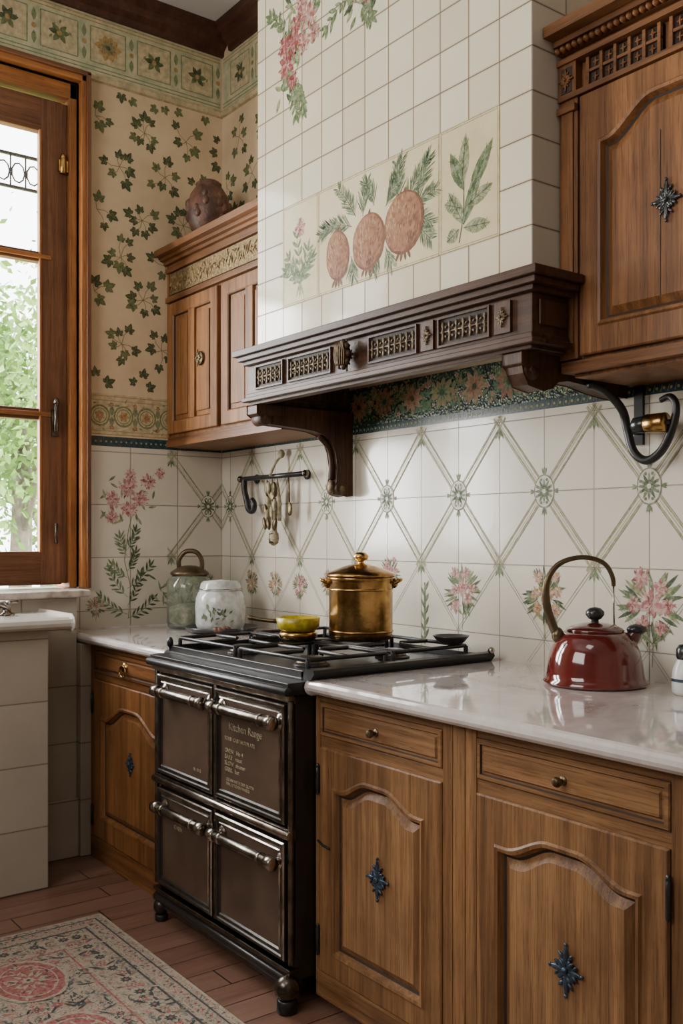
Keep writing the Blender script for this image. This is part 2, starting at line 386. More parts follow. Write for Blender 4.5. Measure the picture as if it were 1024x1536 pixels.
# ---------------------------------------------------------------- doors
def arch_loop(x0,x1,z0,z1,A,ins,y,NT=28,shoulder=.10):
    x0+=ins;x1-=ins;z0+=ins;pts=[]
    for i in range(6): pts.append((x0+(x1-x0)*i/6,y,z0))
    def top(s_):
        t=min(s_,1-s_); k=(t-shoulder)/(.40-shoulder); k=max(0,min(1,k)); k=k*k*(3-2*k)
        return z1-ins-A*(1-k)
    for i in range(8): pts.append((x1,y,z0+(top(1)-z0)*i/8))
    for i in range(NT): pts.append((x1-(x1-x0)*i/NT,y,top(1-i/NT)))
    for i in range(8): pts.append((x0,y,top(0)-(top(0)-z0)*i/8))
    return pts
def door(mb,x0,x1,z0,z1,y,fw=.05,A=.05,mf='oak',mp='oakp',th=.022,shoulder=.10,bot=None):
    X0,X1,Z0,Z1=x0+fw,x1-fw,z0+(bot or fw),z1-fw
    L=[arch_loop(x0,x1,z0,z1,0,0,y+th),arch_loop(x0,x1,z0,z1,0,0,y+.004),arch_loop(x0,x1,z0,z1,0,.004,y),
       arch_loop(X0,X1,Z0,Z1,A,0,y,shoulder=shoulder),arch_loop(X0,X1,Z0,Z1,A,.005,y-.006,shoulder=shoulder),arch_loop(X0,X1,Z0,Z1,A,.013,y-.004,shoulder=shoulder),
       arch_loop(X0,X1,Z0,Z1,A,.020,y+.012,shoulder=shoulder),arch_loop(X0,X1,Z0,Z1,A,.026,y+.015,shoulder=shoulder),arch_loop(X0,X1,Z0,Z1,A,.046,y+.004,shoulder=shoulder)]
    mb.loops(L,[mf,mf,mf,mf,mf,mf,'oakdark',mf],mp)
def drawer(mb,x0,x1,z0,z1,y,mf='oakx'):
    L=[arch_loop(x0,x1,z0,z1,0,i,yy) for i,yy in ((0,y+.02),(0,y+.003),(.003,y),(.012,y),(.015,y+.005),(.020,y+.005),(.024,y))]
    mb.loops(L,[mf,mf,mf,'oakdark',mf,mf],mf)
def ornament(mb,x,z,y,s,mat='blue'):
    n=8
    for i in range(n):
        a=2*math.pi*i/n; L=s*(1.0 if i%4==2 else (.78 if i%2==0 else .55))
        cx,cz=x+math.cos(a)*L*.5,z+math.sin(a)*L*.5
        rot=Matrix.Rotation(-a,3,'Y')
        mb.ell((cx,y-.002,cz),(L*.5,.0035,s*.12),mat,rot,10,6)
        if i%2==0:
            for q in (-.5,.5):
                for e,k in ((.60,.19),(.36,.14)):
                    mb.ell((x+math.cos(a+q*.8)*L*e,y-.002,z+math.sin(a+q*.8)*L*e),(s*k,.003,s*.075),mat,Matrix.Rotation(-a-q*1.6,3,'Y'),8,5)
            mb.ell((x+math.cos(a)*L,y-.002,z+math.sin(a)*L),(s*.09,.0035,s*.09),mat,None,8,5)
    mb.ell((x,y-.005,z),(s*.15,.006,s*.15),mat)
def knob(mb,x,z,y,r=.012,mat='brassd'):
    mb.lathe([(0,-.030),(r*.7,-.029),(r,-.022),(r*.8,-.014),(r*.4,-.010),(r*.4,-.004),(r*.9,-.002),(r*.9,0)],(x,y,z),mat,16,'Y')
def hinge(mb,x,z,y,h=.07):
    mb.cyl((x,y-.010,z-h/2),.006,h,'blackpl','Z',10)
    for q in (-1,1): mb.ell((x,y-.010,z+q*h/2),(.006,.006,.012),'blackpl')
# ================================================================= ROOM
XR=5.2; YF=-4.1; CZ=3.82
w=MB()
w.box(-.2,XR,0,.15,FZ,1.745,'tb'); w.box(-.2,XR,0,.15,1.745,CZ,'wallpaper')
wall_back=w.build('wall_back')
w=MB()
w.box(-.2,0,-.74,0,FZ,1.745,'tl')
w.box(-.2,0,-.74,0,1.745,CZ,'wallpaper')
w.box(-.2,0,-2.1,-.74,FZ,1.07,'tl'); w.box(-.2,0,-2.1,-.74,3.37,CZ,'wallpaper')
w.box(-.2,0,YF,-2.1,FZ,CZ,'wallpaper')
wall_left=w.build('wall_left')
w=MB(); w.box(XR,XR+.15,YF-.15,.15,FZ,CZ,'plaster'); w.build('wall_right')
w=MB(); w.box(-.2,XR,YF-.15,YF,FZ,CZ,'plaster'); w.build('wall_front')
w=MB(); w.box(-.2,XR+.15,YF-.15,.15,FZ-.1,FZ,'floor'); w.build('floor')
w=MB(); w.box(-.2,XR+.15,YF-.15,.15,CZ,CZ+.1,'ceil'); w.build('ceiling')
cp=[(0,3.70),(.018,3.70),(.022,3.725),(.05,3.745),(.06,3.775),(.085,3.79),(.09,CZ),(0,CZ)]
w=MB(); w.prism(cp,lambda a,b,d:(d,-a,b),0.09,1.0,'crown'); w.build('trim_1')
w=MB(); w.prism(cp,lambda a,b,d:(a,d,b),YF,0,'crown'); w.build('trim_2')
tp=[(0,3.40),(.012,3.405),(.02,3.42),(.012,3.435),(0,3.44)]
w=MB(); w.prism(tp,lambda a,b,d:(a,d,b),YF,0,'borderp')
w.prism(tp,lambda a,b,d:(d,-a,b),0.02,1.0,'borderp'); w.build('trim_3')
# wallpaper ivy
def ivy(P,x,z,a,r,x0,x1,z0,z1):
    if not (x0<x<x1 and z0<z<z1): return
    mt=random.choice(('wg1','wg2','wg2'))
    bx,bz=x-math.cos(a)*r*.3,z-math.sin(a)*r*.3
    for t,k,wd in ((-1.75,.62,.42),(-.92,.92,.52),(0,1.15,.60),(.92,.92,.52),(1.75,.62,.42)):
        P.leaf(bx,bz,a+t,r*k,r*wd,mt,1)
        P.line(bx,bz,bx+math.cos(a+t)*r*k*.7,bz+math.sin(a+t)*r*k*.7,.0014,'wst',2)
def vine(P,x0,x1,z0,z1,sx=.225,sz=.20):
    z=z0+.04; row=0
    bx0,bx1,bz0,bz1=x0+.03,x1-.03,z0+.035,z1-.035
    while z<z1+.03:
        x=x0+.05+(row%2)*sx*.5
        while x<x1+.03:
            cx,cz=x+U(-.02,.02),z+U(-.02,.02); a0=U(0,6.28); n=random.choice((5,6,7))
            for k in range(n):
                a=a0+k*6.28/n+U(-.3,.3); d=U(.045,.065) if k%2 else U(.065,.09)
                lx,lz=cx+math.cos(a)*d*.95,cz+math.sin(a)*d
                ivy(P,lx,lz,a+U(-.4,.4),U(.030,.044),bx0,bx1,bz0,bz1)
                if bx0<cx<bx1 and bz0<cz<bz1 and bx0<lx<bx1 and bz0<lz<bz1:
                    mx,mz=(cx+lx)/2-math.sin(a)*.010,(cz+lz)/2+math.cos(a)*.010
                    P.curve([(cx,cz),(mx,mz),(lx,lz)],.0030,'wst')
            x+=sx
        z+=sz; row+=1
def frieze(P,x0,x1):
    P.poly([(x0,3.44),(x1,3.44),(x1,3.70),(x0,3.70)],'friezep',0)
    for zz in (3.452,3.468,3.672,3.688): P.line(x0,zz,x1,zz,.005,'wgr' if zz<3.6 else 'woc',1)
    x=x1-.13; k=0
    while x>x0+.1:
        P.poly([(x-.085,3.49),(x+.085,3.49),(x+.085,3.65),(x-.085,3.65)],'borderp',1)
        for q in (-1,1): P.line(x+q*.085,3.49,x+q*.085,3.65,.006,'wgr',2); P.line(x-.085,3.57+q*.08,x+.085,3.57+q*.08,.005,'wgr',2)
        if k%3==2: P.blossom(x,3.57,.062,'woc','wst',10,3,cm='wg2')
        else:
            for t in range(6):
                a=t*1.05+U(-.2,.2); P.leaf(x,3.57,a,.05,.024,random.choice(('wg1','wg2')),3)
            P.ellipse(x,3.57,.012,.012,'woc',4,n=8)
            for t in range(5): P.leaf(x+U(-.05,.05),3.57+U(-.05,.05),U(0,6),.022,.01,'wgr',2)
        for e in (-1,1): P.leaf(x+.115,3.57+e*.02,math.pi/2*e,.06,.022,'wgr',2)
        P.ellipse(x+.115,3.57,.012,.012,'woc',3,n=8)
        x-=.23; k+=1
def border(P,x0,x1):
    P.poly([(x0,1.795),(x1,1.795),(x1,1.985),(x0,1.985)],'borderp',0)
    P.poly([(x0,1.745),(x1,1.745),(x1,1.79),(x0,1.79)],'teal',0)
    for zz in (1.80,1.815,1.955,1.975): P.line(x0,zz,x1,zz,.004,'woc',1)
    x=x0+.06
    while x<x1-.04:
        P.ring(x,1.885,.05,.009,'wst',1,16); P.ring(x,1.885,.036,.005,'wgr',1,12); P.blossom(x,1.885,.028,'woc','mfp',6,2)
        for e in (-1,1): P.leaf(x+.058,1.885,1.57*e,.05,.024,'wgr',1); P.blossom(x+.058,1.885+e*.052,.014,'mfp','woc',5,2)
        for t in range(8): P.leaf(x+U(-.055,.055),1.885+random.choice((-1,1))*U(.035,.065),U(0,6),.02,.008,random.choice(('wgr','woc')),1)
        x+=.116
    x=x0+.015
    while x<x1-.01: P.ellipse(x,1.767,.005,.005,'wgr',1,n=6); x+=.025
PL=Paint(lambda a,b,o:(o,a,b))
vine(PL,-.70,-.0,1.99,3.41); frieze(PL,-3.2,-.01); border(PL,-.70,-.005)
PL.build('wallpaper_pattern_left',parent=wall_left)
PB=Paint(lambda a,b,o:(a,-o,b))
vine(PB,.0,.99,2.62,3.41); frieze(PB,.01,.99)
PB.poly([(1.0,1.775),(2.41,1.775),(2.41,1.93),(1.0,1.93)],'mosaic',0)
PB.poly([(0,1.745),(3.6,1.745),(3.6,1.775),(0,1.775)],'teal',0)
x=1.10;k=0
while x<2.38:
    z=1.858+U(-.008,.008); m1=('mfl','mfp','mfl','mgd')[k%4]
    for j in range(14):
        a=U(0,6.28); d=U(.03,.07); PB.leaf(x+math.cos(a)*d,z+math.sin(a)*d*.6,a+U(-.5,.5),.03,.014,random.choice(('mgn','mgn','wgr','mgd')),1)
    for t in range(9): PB.leaf(x,z,t*2*math.pi/9+U(-.1,.1),.066*U(.85,1.05),.026,m1,2); PB.line(x,z,x+math.cos(t*.698)*.055,z+math.sin(t*.698)*.055,.002,'mfp' if k%2==0 else 'mfl',3)
    for t in range(9): PB.leaf(x,z,t*2*math.pi/9+.35,.034,.010,'mgn' if k%2 else 'mfp',3)
    PB.ellipse(x,z,.012,.012,'wg2',4,n=10)
    for j in range(9):
        a=U(0,6.28); PB.leaf(x+.0825+math.cos(a)*.012,1.855+math.sin(a)*.02,a,.05,.014,random.choice(('mgn','wgr','g3')),1)
    for j in range(5): PB.blossom(x+.0825+U(-.03,.03),1.855+U(-.06,.06),.012,random.choice(('mfl','lp')),'mfp',5,3)
    x+=.165;k+=1
x=.01
while x<3.4: PB.ellipse(x,1.76,.005,.005,'mgd',1,n=6); PB.line(x+.012,1.75,x+.018,1.77,.002,'wgr',1); x+=.024
def lattice(P,xs,x0,x1,z0=.915,z1=1.742,zc=1.478,hx=.2,hz=.24):
    def clipline(xa,za,xb,zb,w,mat,l=0):
        t0,t1=0,1;dx,dz=xb-xa,zb-za
        for p,q in ((-dx,xa-x0),(dx,x1-xa),(-dz,za-z0),(dz,z1-za)):
            if abs(p)<1e-9:
                if q<0: return
            else:
                t=q/p
                if p<0: t0=max(t0,t)
                else: t1=min(t1,t)
        if t0<t1: P.line(xa+dx*t0,za+dz*t0,xa+dx*t1,za+dz*t1,w,mat,l)
    for xc in xs:
        for sx in (-1,1):
            for sz in (-1,1):
                ex,ez=xc+sx*hx,zc+sz*hz
                L=math.hypot(hx,hz); nx,nz=-sz*hz/L,sx*hx/L
                ux,uz=sx*hx/L*.03,sz*hz/L*.03
                for off,wd,mt in ((-.0145,.0020,'gy'),(-.010,.0038,'ol'),(.0,.0012,'gy'),(.008,.0048,'ol'),(.0135,.0018,'gy')):
                    clipline(xc+nx*off,zc+nz*off,ex+nx*off+ux,ez+nz*off+uz,wd,mt)
            for off in (-.006,.006):
                clipline(xc+sx*hx+off,zc-hz,xc+off,zc-2*hz,.0016,'gy')
                clipline(xc+off,zc-2*hz,xc+sx*hx*.5+off,zc-2.5*hz,.0012,'gy')
        if x0<xc<x1:
            P.ellipse(xc,zc,.042,.054,'panelb',2,n=16)
            P.ring(xc,zc,.043,.0035,'gy',3,16,1.3)
            for i in range(12): P.leaf(xc,zc,i*math.pi/6,.042,.010,('gy','g2','g1')[i%3],3)
            for i in range(8): P.ellipse(xc+.031*math.cos(i*.785+.4),zc+.04*math.sin(i*.785+.4),.0055,.0055,'gy',4,n=6)
            P.ring(xc,zc,.018,.003,'g2',4,10); P.ellipse(xc,zc,.008,.008,'panelb',5,n=8)
            for q in (-1,1):
                for e in (-.35,0,.35): P.leaf(xc,zc+q*.05,1.57*q+e,.03,.007,'g1',2); P.leaf(xc+q*.04,zc,(0 if q>0 else 3.14)+e,.022,.006,'g1',2)
        if x0<xc+hx<x1: 
            for q in (-1,0,1): P.leaf(xc+hx,zc-hz-.01,-1.57+q*.5,.04,.009,'g1',2); P.leaf(xc+hx,zc+hz-.02,-1.57+q*.5,.04,.009,'g1',2)
def bouquet(P,x,z,s,kind='pk',n=6):
    P.curve([(x,z-s*1.9),(x+.004,z-s*.9),(x,z)],.003,'g3')
    for q in (-1,1): P.vleaf(x,z-s*1.2,1.57+q*.9,s*.8,s*.2,'g3','g2',1)
    for i in range(40):
        a=U(0,6.28); P.leaf(x+math.cos(a)*s*.4,z+math.sin(a)*s*.42-.01,a+U(-.5,.5),s*U(.6,.95),s*.13,random.choice(('g1','g3','g2','g1')),1)
    cols=('lp','pk','pk','pk2') if kind=='pk' else ('oc','lp','g3','pk')
    for i in range(n):
        a=i*6.28/n+U(-.2,.2); d=s*U(.5,.9)
        P.peony(x+math.cos(a)*d,z+math.sin(a)*d*1.1,s*U(.25,.38),2,cols)
    P.peony(x,z,s*.45,3,cols)
lattice(PB,[.08+.4*i for i in range(-1,9)],0.003,3.55)
for f in ((.28,1.12,.05,'oc'),(.48,1.12,.05,'oc'),(.68,1.12,.05,'pk'),(.90,1.14,.05,'pk'),(1.30,1.20,.05,'pk'),(1.70,1.145,.078,'pk'),(2.085,1.145,.078,'oc'),(2.49,1.135,.098,'pk'),(2.89,1.135,.09,'pk'),(3.29,1.135,.09,'oc')): bouquet(PB,*f)
bx=1.50
PB.line(bx,.93,bx,1.16,.008,'g1',1)
for i in range(10): PB.leaf(bx,.93+i*.022,1.57+(-1)**i*.5,.045,.010,'g1',2)
PB.build('painted_tile_pattern',parent=wall_back)
PL2=Paint(lambda a,b,o:(o,a,b))
lattice(PL2,[-.08,-.48],-.30,-.003)
bouquet(PL2,-.09,1.10,.05,'oc',5)
PL2.curve([(-.50,.95),(-.49,1.1),(-.52,1.22),(-.50,1.36),(-.47,1.47)],.0035,'g1')
for i,(z,a) in enumerate(((.98,.35),(1.0,2.8),(1.04,.9),(1.08,2.4),(1.12,.5),(1.17,2.7),(1.2,.9),(1.27,2.2),(1.3,.9))):
    PL2.spray(-.505,z-.03,a,.15 if z<1.15 else .09,'g1' if i%2 else 'g2','g1',6,.010,.045,.5 if a<1.57 else -.5)
for x,z,s in ((-.50,1.56,.055),(-.58,1.50,.045),(-.44,1.51,.045),(-.50,1.46,.045),(-.40,1.59,.04),(-.58,1.42,.035),(-.34,1.63,.03),(-.49,1.62,.03)):
    PL2.peony(x,z,s,2)
for i in range(22): PL2.leaf(U(-.62,-.36),U(1.38,1.62),U(0,6),.045,.012,random.choice(('g1','g3')),1)
for i in range(34): PL2.leaf(U(-.36,-.16),U(.95,1.14),U(.3,2.8),.06,.010,random.choice(('g3','g1')),1)
bouquet(PL2,-.66,1.02,.04,'oc',4)
PL2.build('painted_tile_pattern_left',parent=wall_left)
# ---------------------------------------------------------------- window
win=empty('window_1',(0,-1.4,1.1))
w=MB()
y0,y1=-2.1,-.74
w.box(-.2,.035,y1,-.705,1.10,3.405,'winwood'); w.box(-.2,.035,-2.135,y0,1.10,3.405,'winwood')
w.box(-.2,.035,-2.135,-.705,3.37,3.405,'winwoody')
w.box(-.06,.05,-.72,-.70,1.10,3.41,'sash'); w.box(0,.05,-2.14,-.70,3.395,3.415,'sashy')
w.box(-.18,-.02,-.775,-.74,1.10,3.37,'winwood'); w.box(-.18,-.02,y0,y0+.035,1.10,3.37,'winwood'); w.box(-.18,-.02,y0,y1,3.30,3.37,'winwoody')
w.build('casing',.004,win)
w=MB()
for a,b in ((-.895,-.775),(-1.46,-1.36),(-1.60,-1.46),(-2.06,-1.96)): w.box(-.10,-.045,a,b,1.12,3.28,'sash')
for zc,h in ((3.21,.15),(2.575,.045),(1.875,.05),(1.19,.15)): w.box(-.095,-.05,-2.06,-.80,zc-h/2,zc+h/2,'sashy')
for zc,h in ((2.575,.02),(1.875,.02)): w.box(-.10,-.038,-2.0,-.85,zc-h/2,zc+h/2,'winwoody')
w.box(-.06,-.040,-.905,-.893,1.26,3.14,'winwood')
w.build('sash_frame',.004,win)
w=MB(); w.box(-.075,-.070,-1.99,-.87,1.22,3.20,'glass'); w.build('glass_pane',0,win)
w=MB()
w.cyl((-.035,-.80,2.96),.016,.07,'brass'); w.ell((-.035,-.80,3.035),(.012,.012,.018),'brass'); w.box(-.045,-.03,-.82,-.775,2.97,3.02,'brass')
w.box(-.045,-.035,-.85,-.82,1.78,1.90,'pewter'); w.cyl((-.025,-.835,1.80),.010,.12,'pewter'); w.ell((-.022,-.835,1.93),(.014,.014,.02),'pewter'); w.cyl((-.025,-.835,1.30),.008,.09,'pewter')
w.build('latch',0,win)
w=MB(); w.box(-.20,.20,-2.2,-.765,1.069,1.10,'sill'); w.build('sill',.008,win)
w=MB()
for zz in (2.93,3.08): w.box(-.27,-.255,-2.2,-.5,zz,zz+.012,'iron')
yy=-2.15
while yy<-.52:
    w.tube([(-.262,yy,2.93),(-.262,yy,3.08)],.004,'iron',6)
    w.tube([(-.262,yy+.035+.03*math.cos(t),3.005+.045*math.sin(t)) for t in [i*.7 for i in range(10)]],.004,'iron',6)
    yy+=.07
for yy in (-2.19,-.51): w.tube([(-.262,yy,3.0),(-.19,yy,3.0)],.006,'iron',6)
w.build('iron_valance',0,win)
w=MB(); w.box(-30,-.25,-15,20,-.6,-.5,'grass'); w.build('lawn')
def tree(name,x,y,z0,z1,r,n,tr=.10):
    t=MB(); t.tube([(x,y,-.498),(x+.05,y,.8),(x-.04,y+.05,1.8),(x,y,z0+.6)],[tr*1.3,tr,tr*.8,tr*.5],'bark',10,4)
    for k in range(6):
        a=U(0,6.28); t.tube([(x,y,U(1.2,z0+.4)),(x+math.cos(a)*r*.5,y+math.sin(a)*r*.5,U(z0,z1))],[tr*.4,tr*.1],'bark',6)
    cl=[(x+U(-r,r)*.8,y+U(-r,r)*.8,U(z0,z1)) for _ in range(26)]
    for i in range(n):
        c=random.choice(cl); q=r*.38
        p=Vector((c[0]+random.gauss(0,q),c[1]+random.gauss(0,q),c[2]+random.gauss(0,q)))
        s=U(.03,.06); a=Vector((U(-1,1),U(-1,1),U(-1,1))).normalized(); b=a.cross(Vector((U(-1,1),U(-1,1),U(-1,1)))).normalized()
        t.add([p-a*s,p+b*s*.5,p+a*s,p-b*s*.5],[(0,1,2,3)],'leaf_out')
    t.build(name)
tree('garden_tree',-3.9,.30,1.85,3.0,.80,4500)
tree('garden_tree',-7.5,1.9,1.6,3.4,1.5,7500,.13)
tree('garden_tree',-4.6,-.35,1.9,3.0,.8,3000,.06)
# ---------------------------------------------------------------- tiled pier under window, sink
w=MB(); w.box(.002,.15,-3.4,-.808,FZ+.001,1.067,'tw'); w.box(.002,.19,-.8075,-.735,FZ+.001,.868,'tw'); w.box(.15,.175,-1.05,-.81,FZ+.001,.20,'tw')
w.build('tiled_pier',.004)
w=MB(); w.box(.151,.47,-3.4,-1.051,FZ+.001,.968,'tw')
w.build('sink_base',.006)
w=MB()
pr=[(.152,.969),(.515,.969),(.53,.979),(.535,.992),(.53,1.006),(.515,1.015),(.152,1.015)]
w.prism(pr,lambda a,b,d:(a,d,b),-3.4,-.975,'porc'); w.build('sink_slab',.012)
w=MB(); bx,by,bz=.30,-1.16,1.0155
w.lathe([(.03,0),(.03,.008),(.016,.014),(.014,.035),(.02,.04),(.018,.05),(0,.054)],(bx,by,bz),'steel',20)
for a in (0,1.57): w.tube([(bx-.045*math.cos(a),by-.045*math.sin(a),bz+.052),(bx+.045*math.cos(a),by+.045*math.sin(a),bz+.052)],.007,'steel',8)
w.tube([(bx,by,bz+.03),(bx+.04,by-.06,bz+.05),(bx+.08,by-.12,bz+.045),(bx+.09,by-.14,bz+.02)],.011,'steel',10,4)
w.build('sink_tap')
# ---------------------------------------------------------------- chimney hood
hood=empty('tiled_range_hood',(1.7,-.21,1.9))
HX0,HX1,HY=1.0,2.405,-.42
w=MB(); w.box(HX0,HX1-.0005,HY,-.001,1.96,CZ-.001,'th'); w.box(HX1-.02,HX1,HY+.0005,-.001,1.96,CZ-.002,'ths'); w.build('tiled_chimney',.003,hood)
P=Paint(lambda a,b,o:(a,HY-o,b))
zA,zB=2.183,2.5505; xa,xb=1.18,2.2825; xm1,xm2=1.405,2.0375
P.poly([(xa,zA),(xb,zA),(xb,zB),(xa,zB)],'panelc',0)
for x0,x1 in ((xa,xm1),(xm1,xm2),(xm2,xb)):
    for q in (0,.006):
        P.line(x0+q,zA+q,x1-q,zA+q,.002,'pline',1);P.line(x0+q,zB-q,x1-q,zB-q,.002,'pline',1)
        P.line(x0+q,zA,x0+q,zB,.002,'pline',1);P.line(x1-q,zA,x1-q,zB,.002,'pline',1)
def pine(x,z,a,L,bend=0):
    n=int(L/.006); px,pz=x,z
    for i in range(n):
        t=i/n; a+=bend/n; qx,qz=px+math.cos(a)*L/n,pz+math.sin(a)*L/n
        P.line(px,pz,qx,qz,.003,'g2',1); px,pz=qx,qz
        for q in (-1,1): P.leaf(px,pz,a+q*U(.4,.75),.070*(1-.5*t)*U(.8,1.1),.0052,random.choice(('g1','g2','g3','g1','g2')),1)
for x,z,a,L,b in ((1.60,2.38,2.7,.17,.5),(1.62,2.41,2.1,.15,.3),(1.66,2.40,1.5,.11,-.2),(1.78,2.40,.9,.15,.2),(1.72,2.42,1.9,.10,.3),(1.88,2.38,1.0,.16,-.3),(1.90,2.36,.45,.12,-.4),(1.92,2.33,-.2,.09,-.5),(1.78,2.27,-1.3,.07,.3),(1.74,2.27,-1.9,.07,0),(1.84,2.40,1.5,.12,.2),(1.50,2.40,3.0,.08,.4),(1.60,2.28,-1.6,.07,.3),(1.93,2.40,.9,.11,.2),(1.94,2.30,-.9,.08,.2)):
    pine(x,z,a,L,b)
def fruit(x,z,rx,rz,tilt):
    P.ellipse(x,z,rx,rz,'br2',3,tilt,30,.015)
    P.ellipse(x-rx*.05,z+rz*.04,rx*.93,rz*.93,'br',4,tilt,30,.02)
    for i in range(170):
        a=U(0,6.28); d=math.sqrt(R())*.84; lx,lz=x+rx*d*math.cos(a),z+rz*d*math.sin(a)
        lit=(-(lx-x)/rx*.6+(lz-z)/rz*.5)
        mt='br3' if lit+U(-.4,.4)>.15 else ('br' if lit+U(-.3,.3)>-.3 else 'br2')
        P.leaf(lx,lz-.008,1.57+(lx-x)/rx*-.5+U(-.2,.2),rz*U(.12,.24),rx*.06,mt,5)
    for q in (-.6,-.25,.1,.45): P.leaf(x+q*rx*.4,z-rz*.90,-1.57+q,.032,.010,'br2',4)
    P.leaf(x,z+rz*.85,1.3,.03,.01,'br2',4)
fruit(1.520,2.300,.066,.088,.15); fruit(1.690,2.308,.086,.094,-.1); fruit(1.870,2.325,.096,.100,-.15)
for a,L in ((1.57,.20),(1.1,.13),(2.0,.13),(.7,.10),(2.45,.10)):
    P.spray(1.29,2.22+.04*abs(a-1.57),a,L,'g1','g2',6,.013,.048,.2)
P.peony(1.29,2.455,.036,3)
for q in (-1,0,1): P.leaf(1.29,2.26,-1.57+q*.4,.06,.01,'g3',1)
for x,z,a,L in ((2.14,2.25,1.15,.17),(2.14,2.25,2.1,.13),(2.16,2.33,.95,.17),(2.14,2.35,2.0,.14),(2.15,2.30,.35,.115),(2.13,2.30,2.75,.08),(2.13,2.36,1.45,.16),(2.14,2.24,-.1,.11),(2.12,2.24,3.6,.06)):
    P.vleaf(x,z,a,L,.044,random.choice(('g1','g3','g1')),'g2',2)
P.curve([(2.12,2.20),(2.14,2.28),(2.14,2.38)],.004,'g2',2)
for i in range(80):
    t=R(); z=2.97+.45*t; P.leaf(1.20+.12*t+U(-.06,.06),z,U(0,6.28),.055,.018,random.choice(('g1','g3','g2')),1)
for x,z,s,cl in ((1.205,3.08,.060,0),(1.25,3.15,.05,0),(1.19,3.16,.045,0),(1.31,3.12,.045,1),(1.345,3.20,.055,1),(1.30,3.26,.045,1),(1.24,3.01,.035,0),(1.38,3.13,.04,1),(1.34,3.32,.045,1),(1.27,3.21,.04,0)): P.peony(x,z,s,3,('pk2','pk','pk2','pk2') if cl==0 else ('lp','pk','oc','pk2'))
for x,z,a,L in ((1.24,3.06,-1.6,.18),(1.2,3.08,-1.2,.16),(1.32,3.25,1.2,.18),(1.2,3.2,2.2,.14),(1.35,3.2,.6,.12),(1.28,3.0,-1.5,.12)): P.spray(x,z,a,L,'g1','g2',6,.016,.05,.4)
for x,z,s in ((1.62,3.19,.055),(1.70,3.15,.055),(1.66,3.24,.055),(1.75,3.20,.05)): P.peony(x,z,s,3,('pk2','pk','lp','oc'))
for x,z,a,L in ((1.6,3.18,3.4,.15),(1.72,3.14,-.4,.13),(1.66,3.12,-1.2,.08)): P.spray(x,z,a,L,'g1','g2',5,.016,.05,.4)
for i in range(40): P.leaf(1.67+U(-.12,.12),3.15+U(-.07,.08),U(0,6.28),.05,.017,random.choice(('g1','g3','g2')),1)
P.build('painted_hood_tiles',parent=hood)
# mantel
w=MB()
def ledge(x0,x1,yf,z0,z1,mat='wal'):  w.box(x0,x1,yf,-.318,z0,z1,mat); w.box(x0,min(x1,2.404),-.318,-.002,z0,z1,mat)
ledge(.965,2.500,-.515,2.018,2.042); ledge(.98,2.485,-.500,2.000,2.018); ledge(.995,2.465,-.485,1.985,2.000)
w.box(1.0,2.445,-.465,-.425,1.875,1.985,'wal')
w.box(1.0,1.04,-.425,-.002,1.875,1.985,'walz'); w.box(2.405,2.445,-.425,-.318,1.875,1.985,'walz'); w.box(2.365,2.403,-.425,-.002,1.875,1.985,'walz')
w.box(2.4452,2.452,-.44,-.335,1.90,1.97,'walz')
w.box(1.04,2.365,-.425,-.002,1.945,1.96,'walz')
for d,z0,z1 in ((.0,1.86,1.878),(.012,1.846,1.862),(-.012,1.835,1.848)): w.box(.995-d,2.450+d,-.472-d,-.42,z0,z1,'wal'); w.box(2.40,2.450+d,-.43,-.318,z0,z1,'wal'); w.box(.995-d,1.04,-.43,-.002,z0,z1,'wal')
w.build('mantel_shelf',.003,hood)
w=MB()
def pierced(x0,x1,z0=1.893,z1=1.97,y=-.466):
    w.box(x0,x1,y-.001,y+.002,z0,z1,'oakdark')
    for a,b,c,d in ((x0-.006,x0,z0-.006,z1+.006),(x1,x1+.006,z0-.006,z1+.006)): w.box(a,b,y-.010,y+.002,c,d,'walz')
    w.box(x0,x1,y-.010,y+.002,z0-.006,z0,'wal'); w.box(x0,x1,y-.010,y+.002,z1,z1+.006,'wal')
    n=max(2,int((x1-x0)/.026)); zc=(z0+z1)/2
    w.tube([(x0,y-.004,zc),(x1,y-.004,zc)],.003,'oldbr',6)
    for i in range(n):
        x=x0+(i+.5)*(x1-x0)/n
        w.lathe([(0,-.030),(.003,-.028),(.0045,-.018),(.002,-.010),(.006,0),(.002,.010),(.0045,.018),(.003,.028),(0,.030)],(x,y-.005,zc),'oldbr',8)
        for q in (-1,1): w.ell((x+.012*(1 if i<n-1 else 0),y-.004,zc+q*.014),(.004,.003,.005),'oldbr',Matrix.Rotation(.6*q,3,'Y'),8,5)
for a,b in ((1.075,1.25),(1.295,1.545),(1.76,1.985),(2.09,2.29)): pierced(a,b)
for a,b in ((2.01,2.065),(2.315,2.375)):
    w.box(a,b,-.475,-.463,1.888,1.975,'walz'); ornament(w,(a+b)/2,1.932,-.476,.026,'oldbr')
ornament(w,1.652,1.93,-.480,.05,'walz')
w.ell((1.652,-.495,1.93),(.028,.022,.042),'wal'); 
for i in range(9):
    a=i*.7; w.ell((1.652+.028*math.cos(a),-.50,1.93+.04*math.sin(a)),(.012,.010,.012),'walz')
for i in range(7): w.tube([(1.652+(i-3)*.007,-.517+abs(i-3)*.002,1.895),(1.652+(i-3)*.009,-.520+abs(i-3)*.002,1.93),(1.652+(i-3)*.006,-.514,1.968)],.0028,'oldbr',6,3)
w.build('pierced_frieze',0,hood)
CP=[(-.002,1.832),(-.455,1.832),(-.455,1.80),(-.44,1.79),(-.43,1.775),(-.40,1.765),(-.33,1.762),(-.26,1.758),(-.19,1.752),(-.145,1.74),(-.105,1.715),(-.085,1.67),(-.075,1.61),(-.080,1.56),(-.085,1.52),(-.065,1.50),(-.03,1.495),(-.002,1.50)]
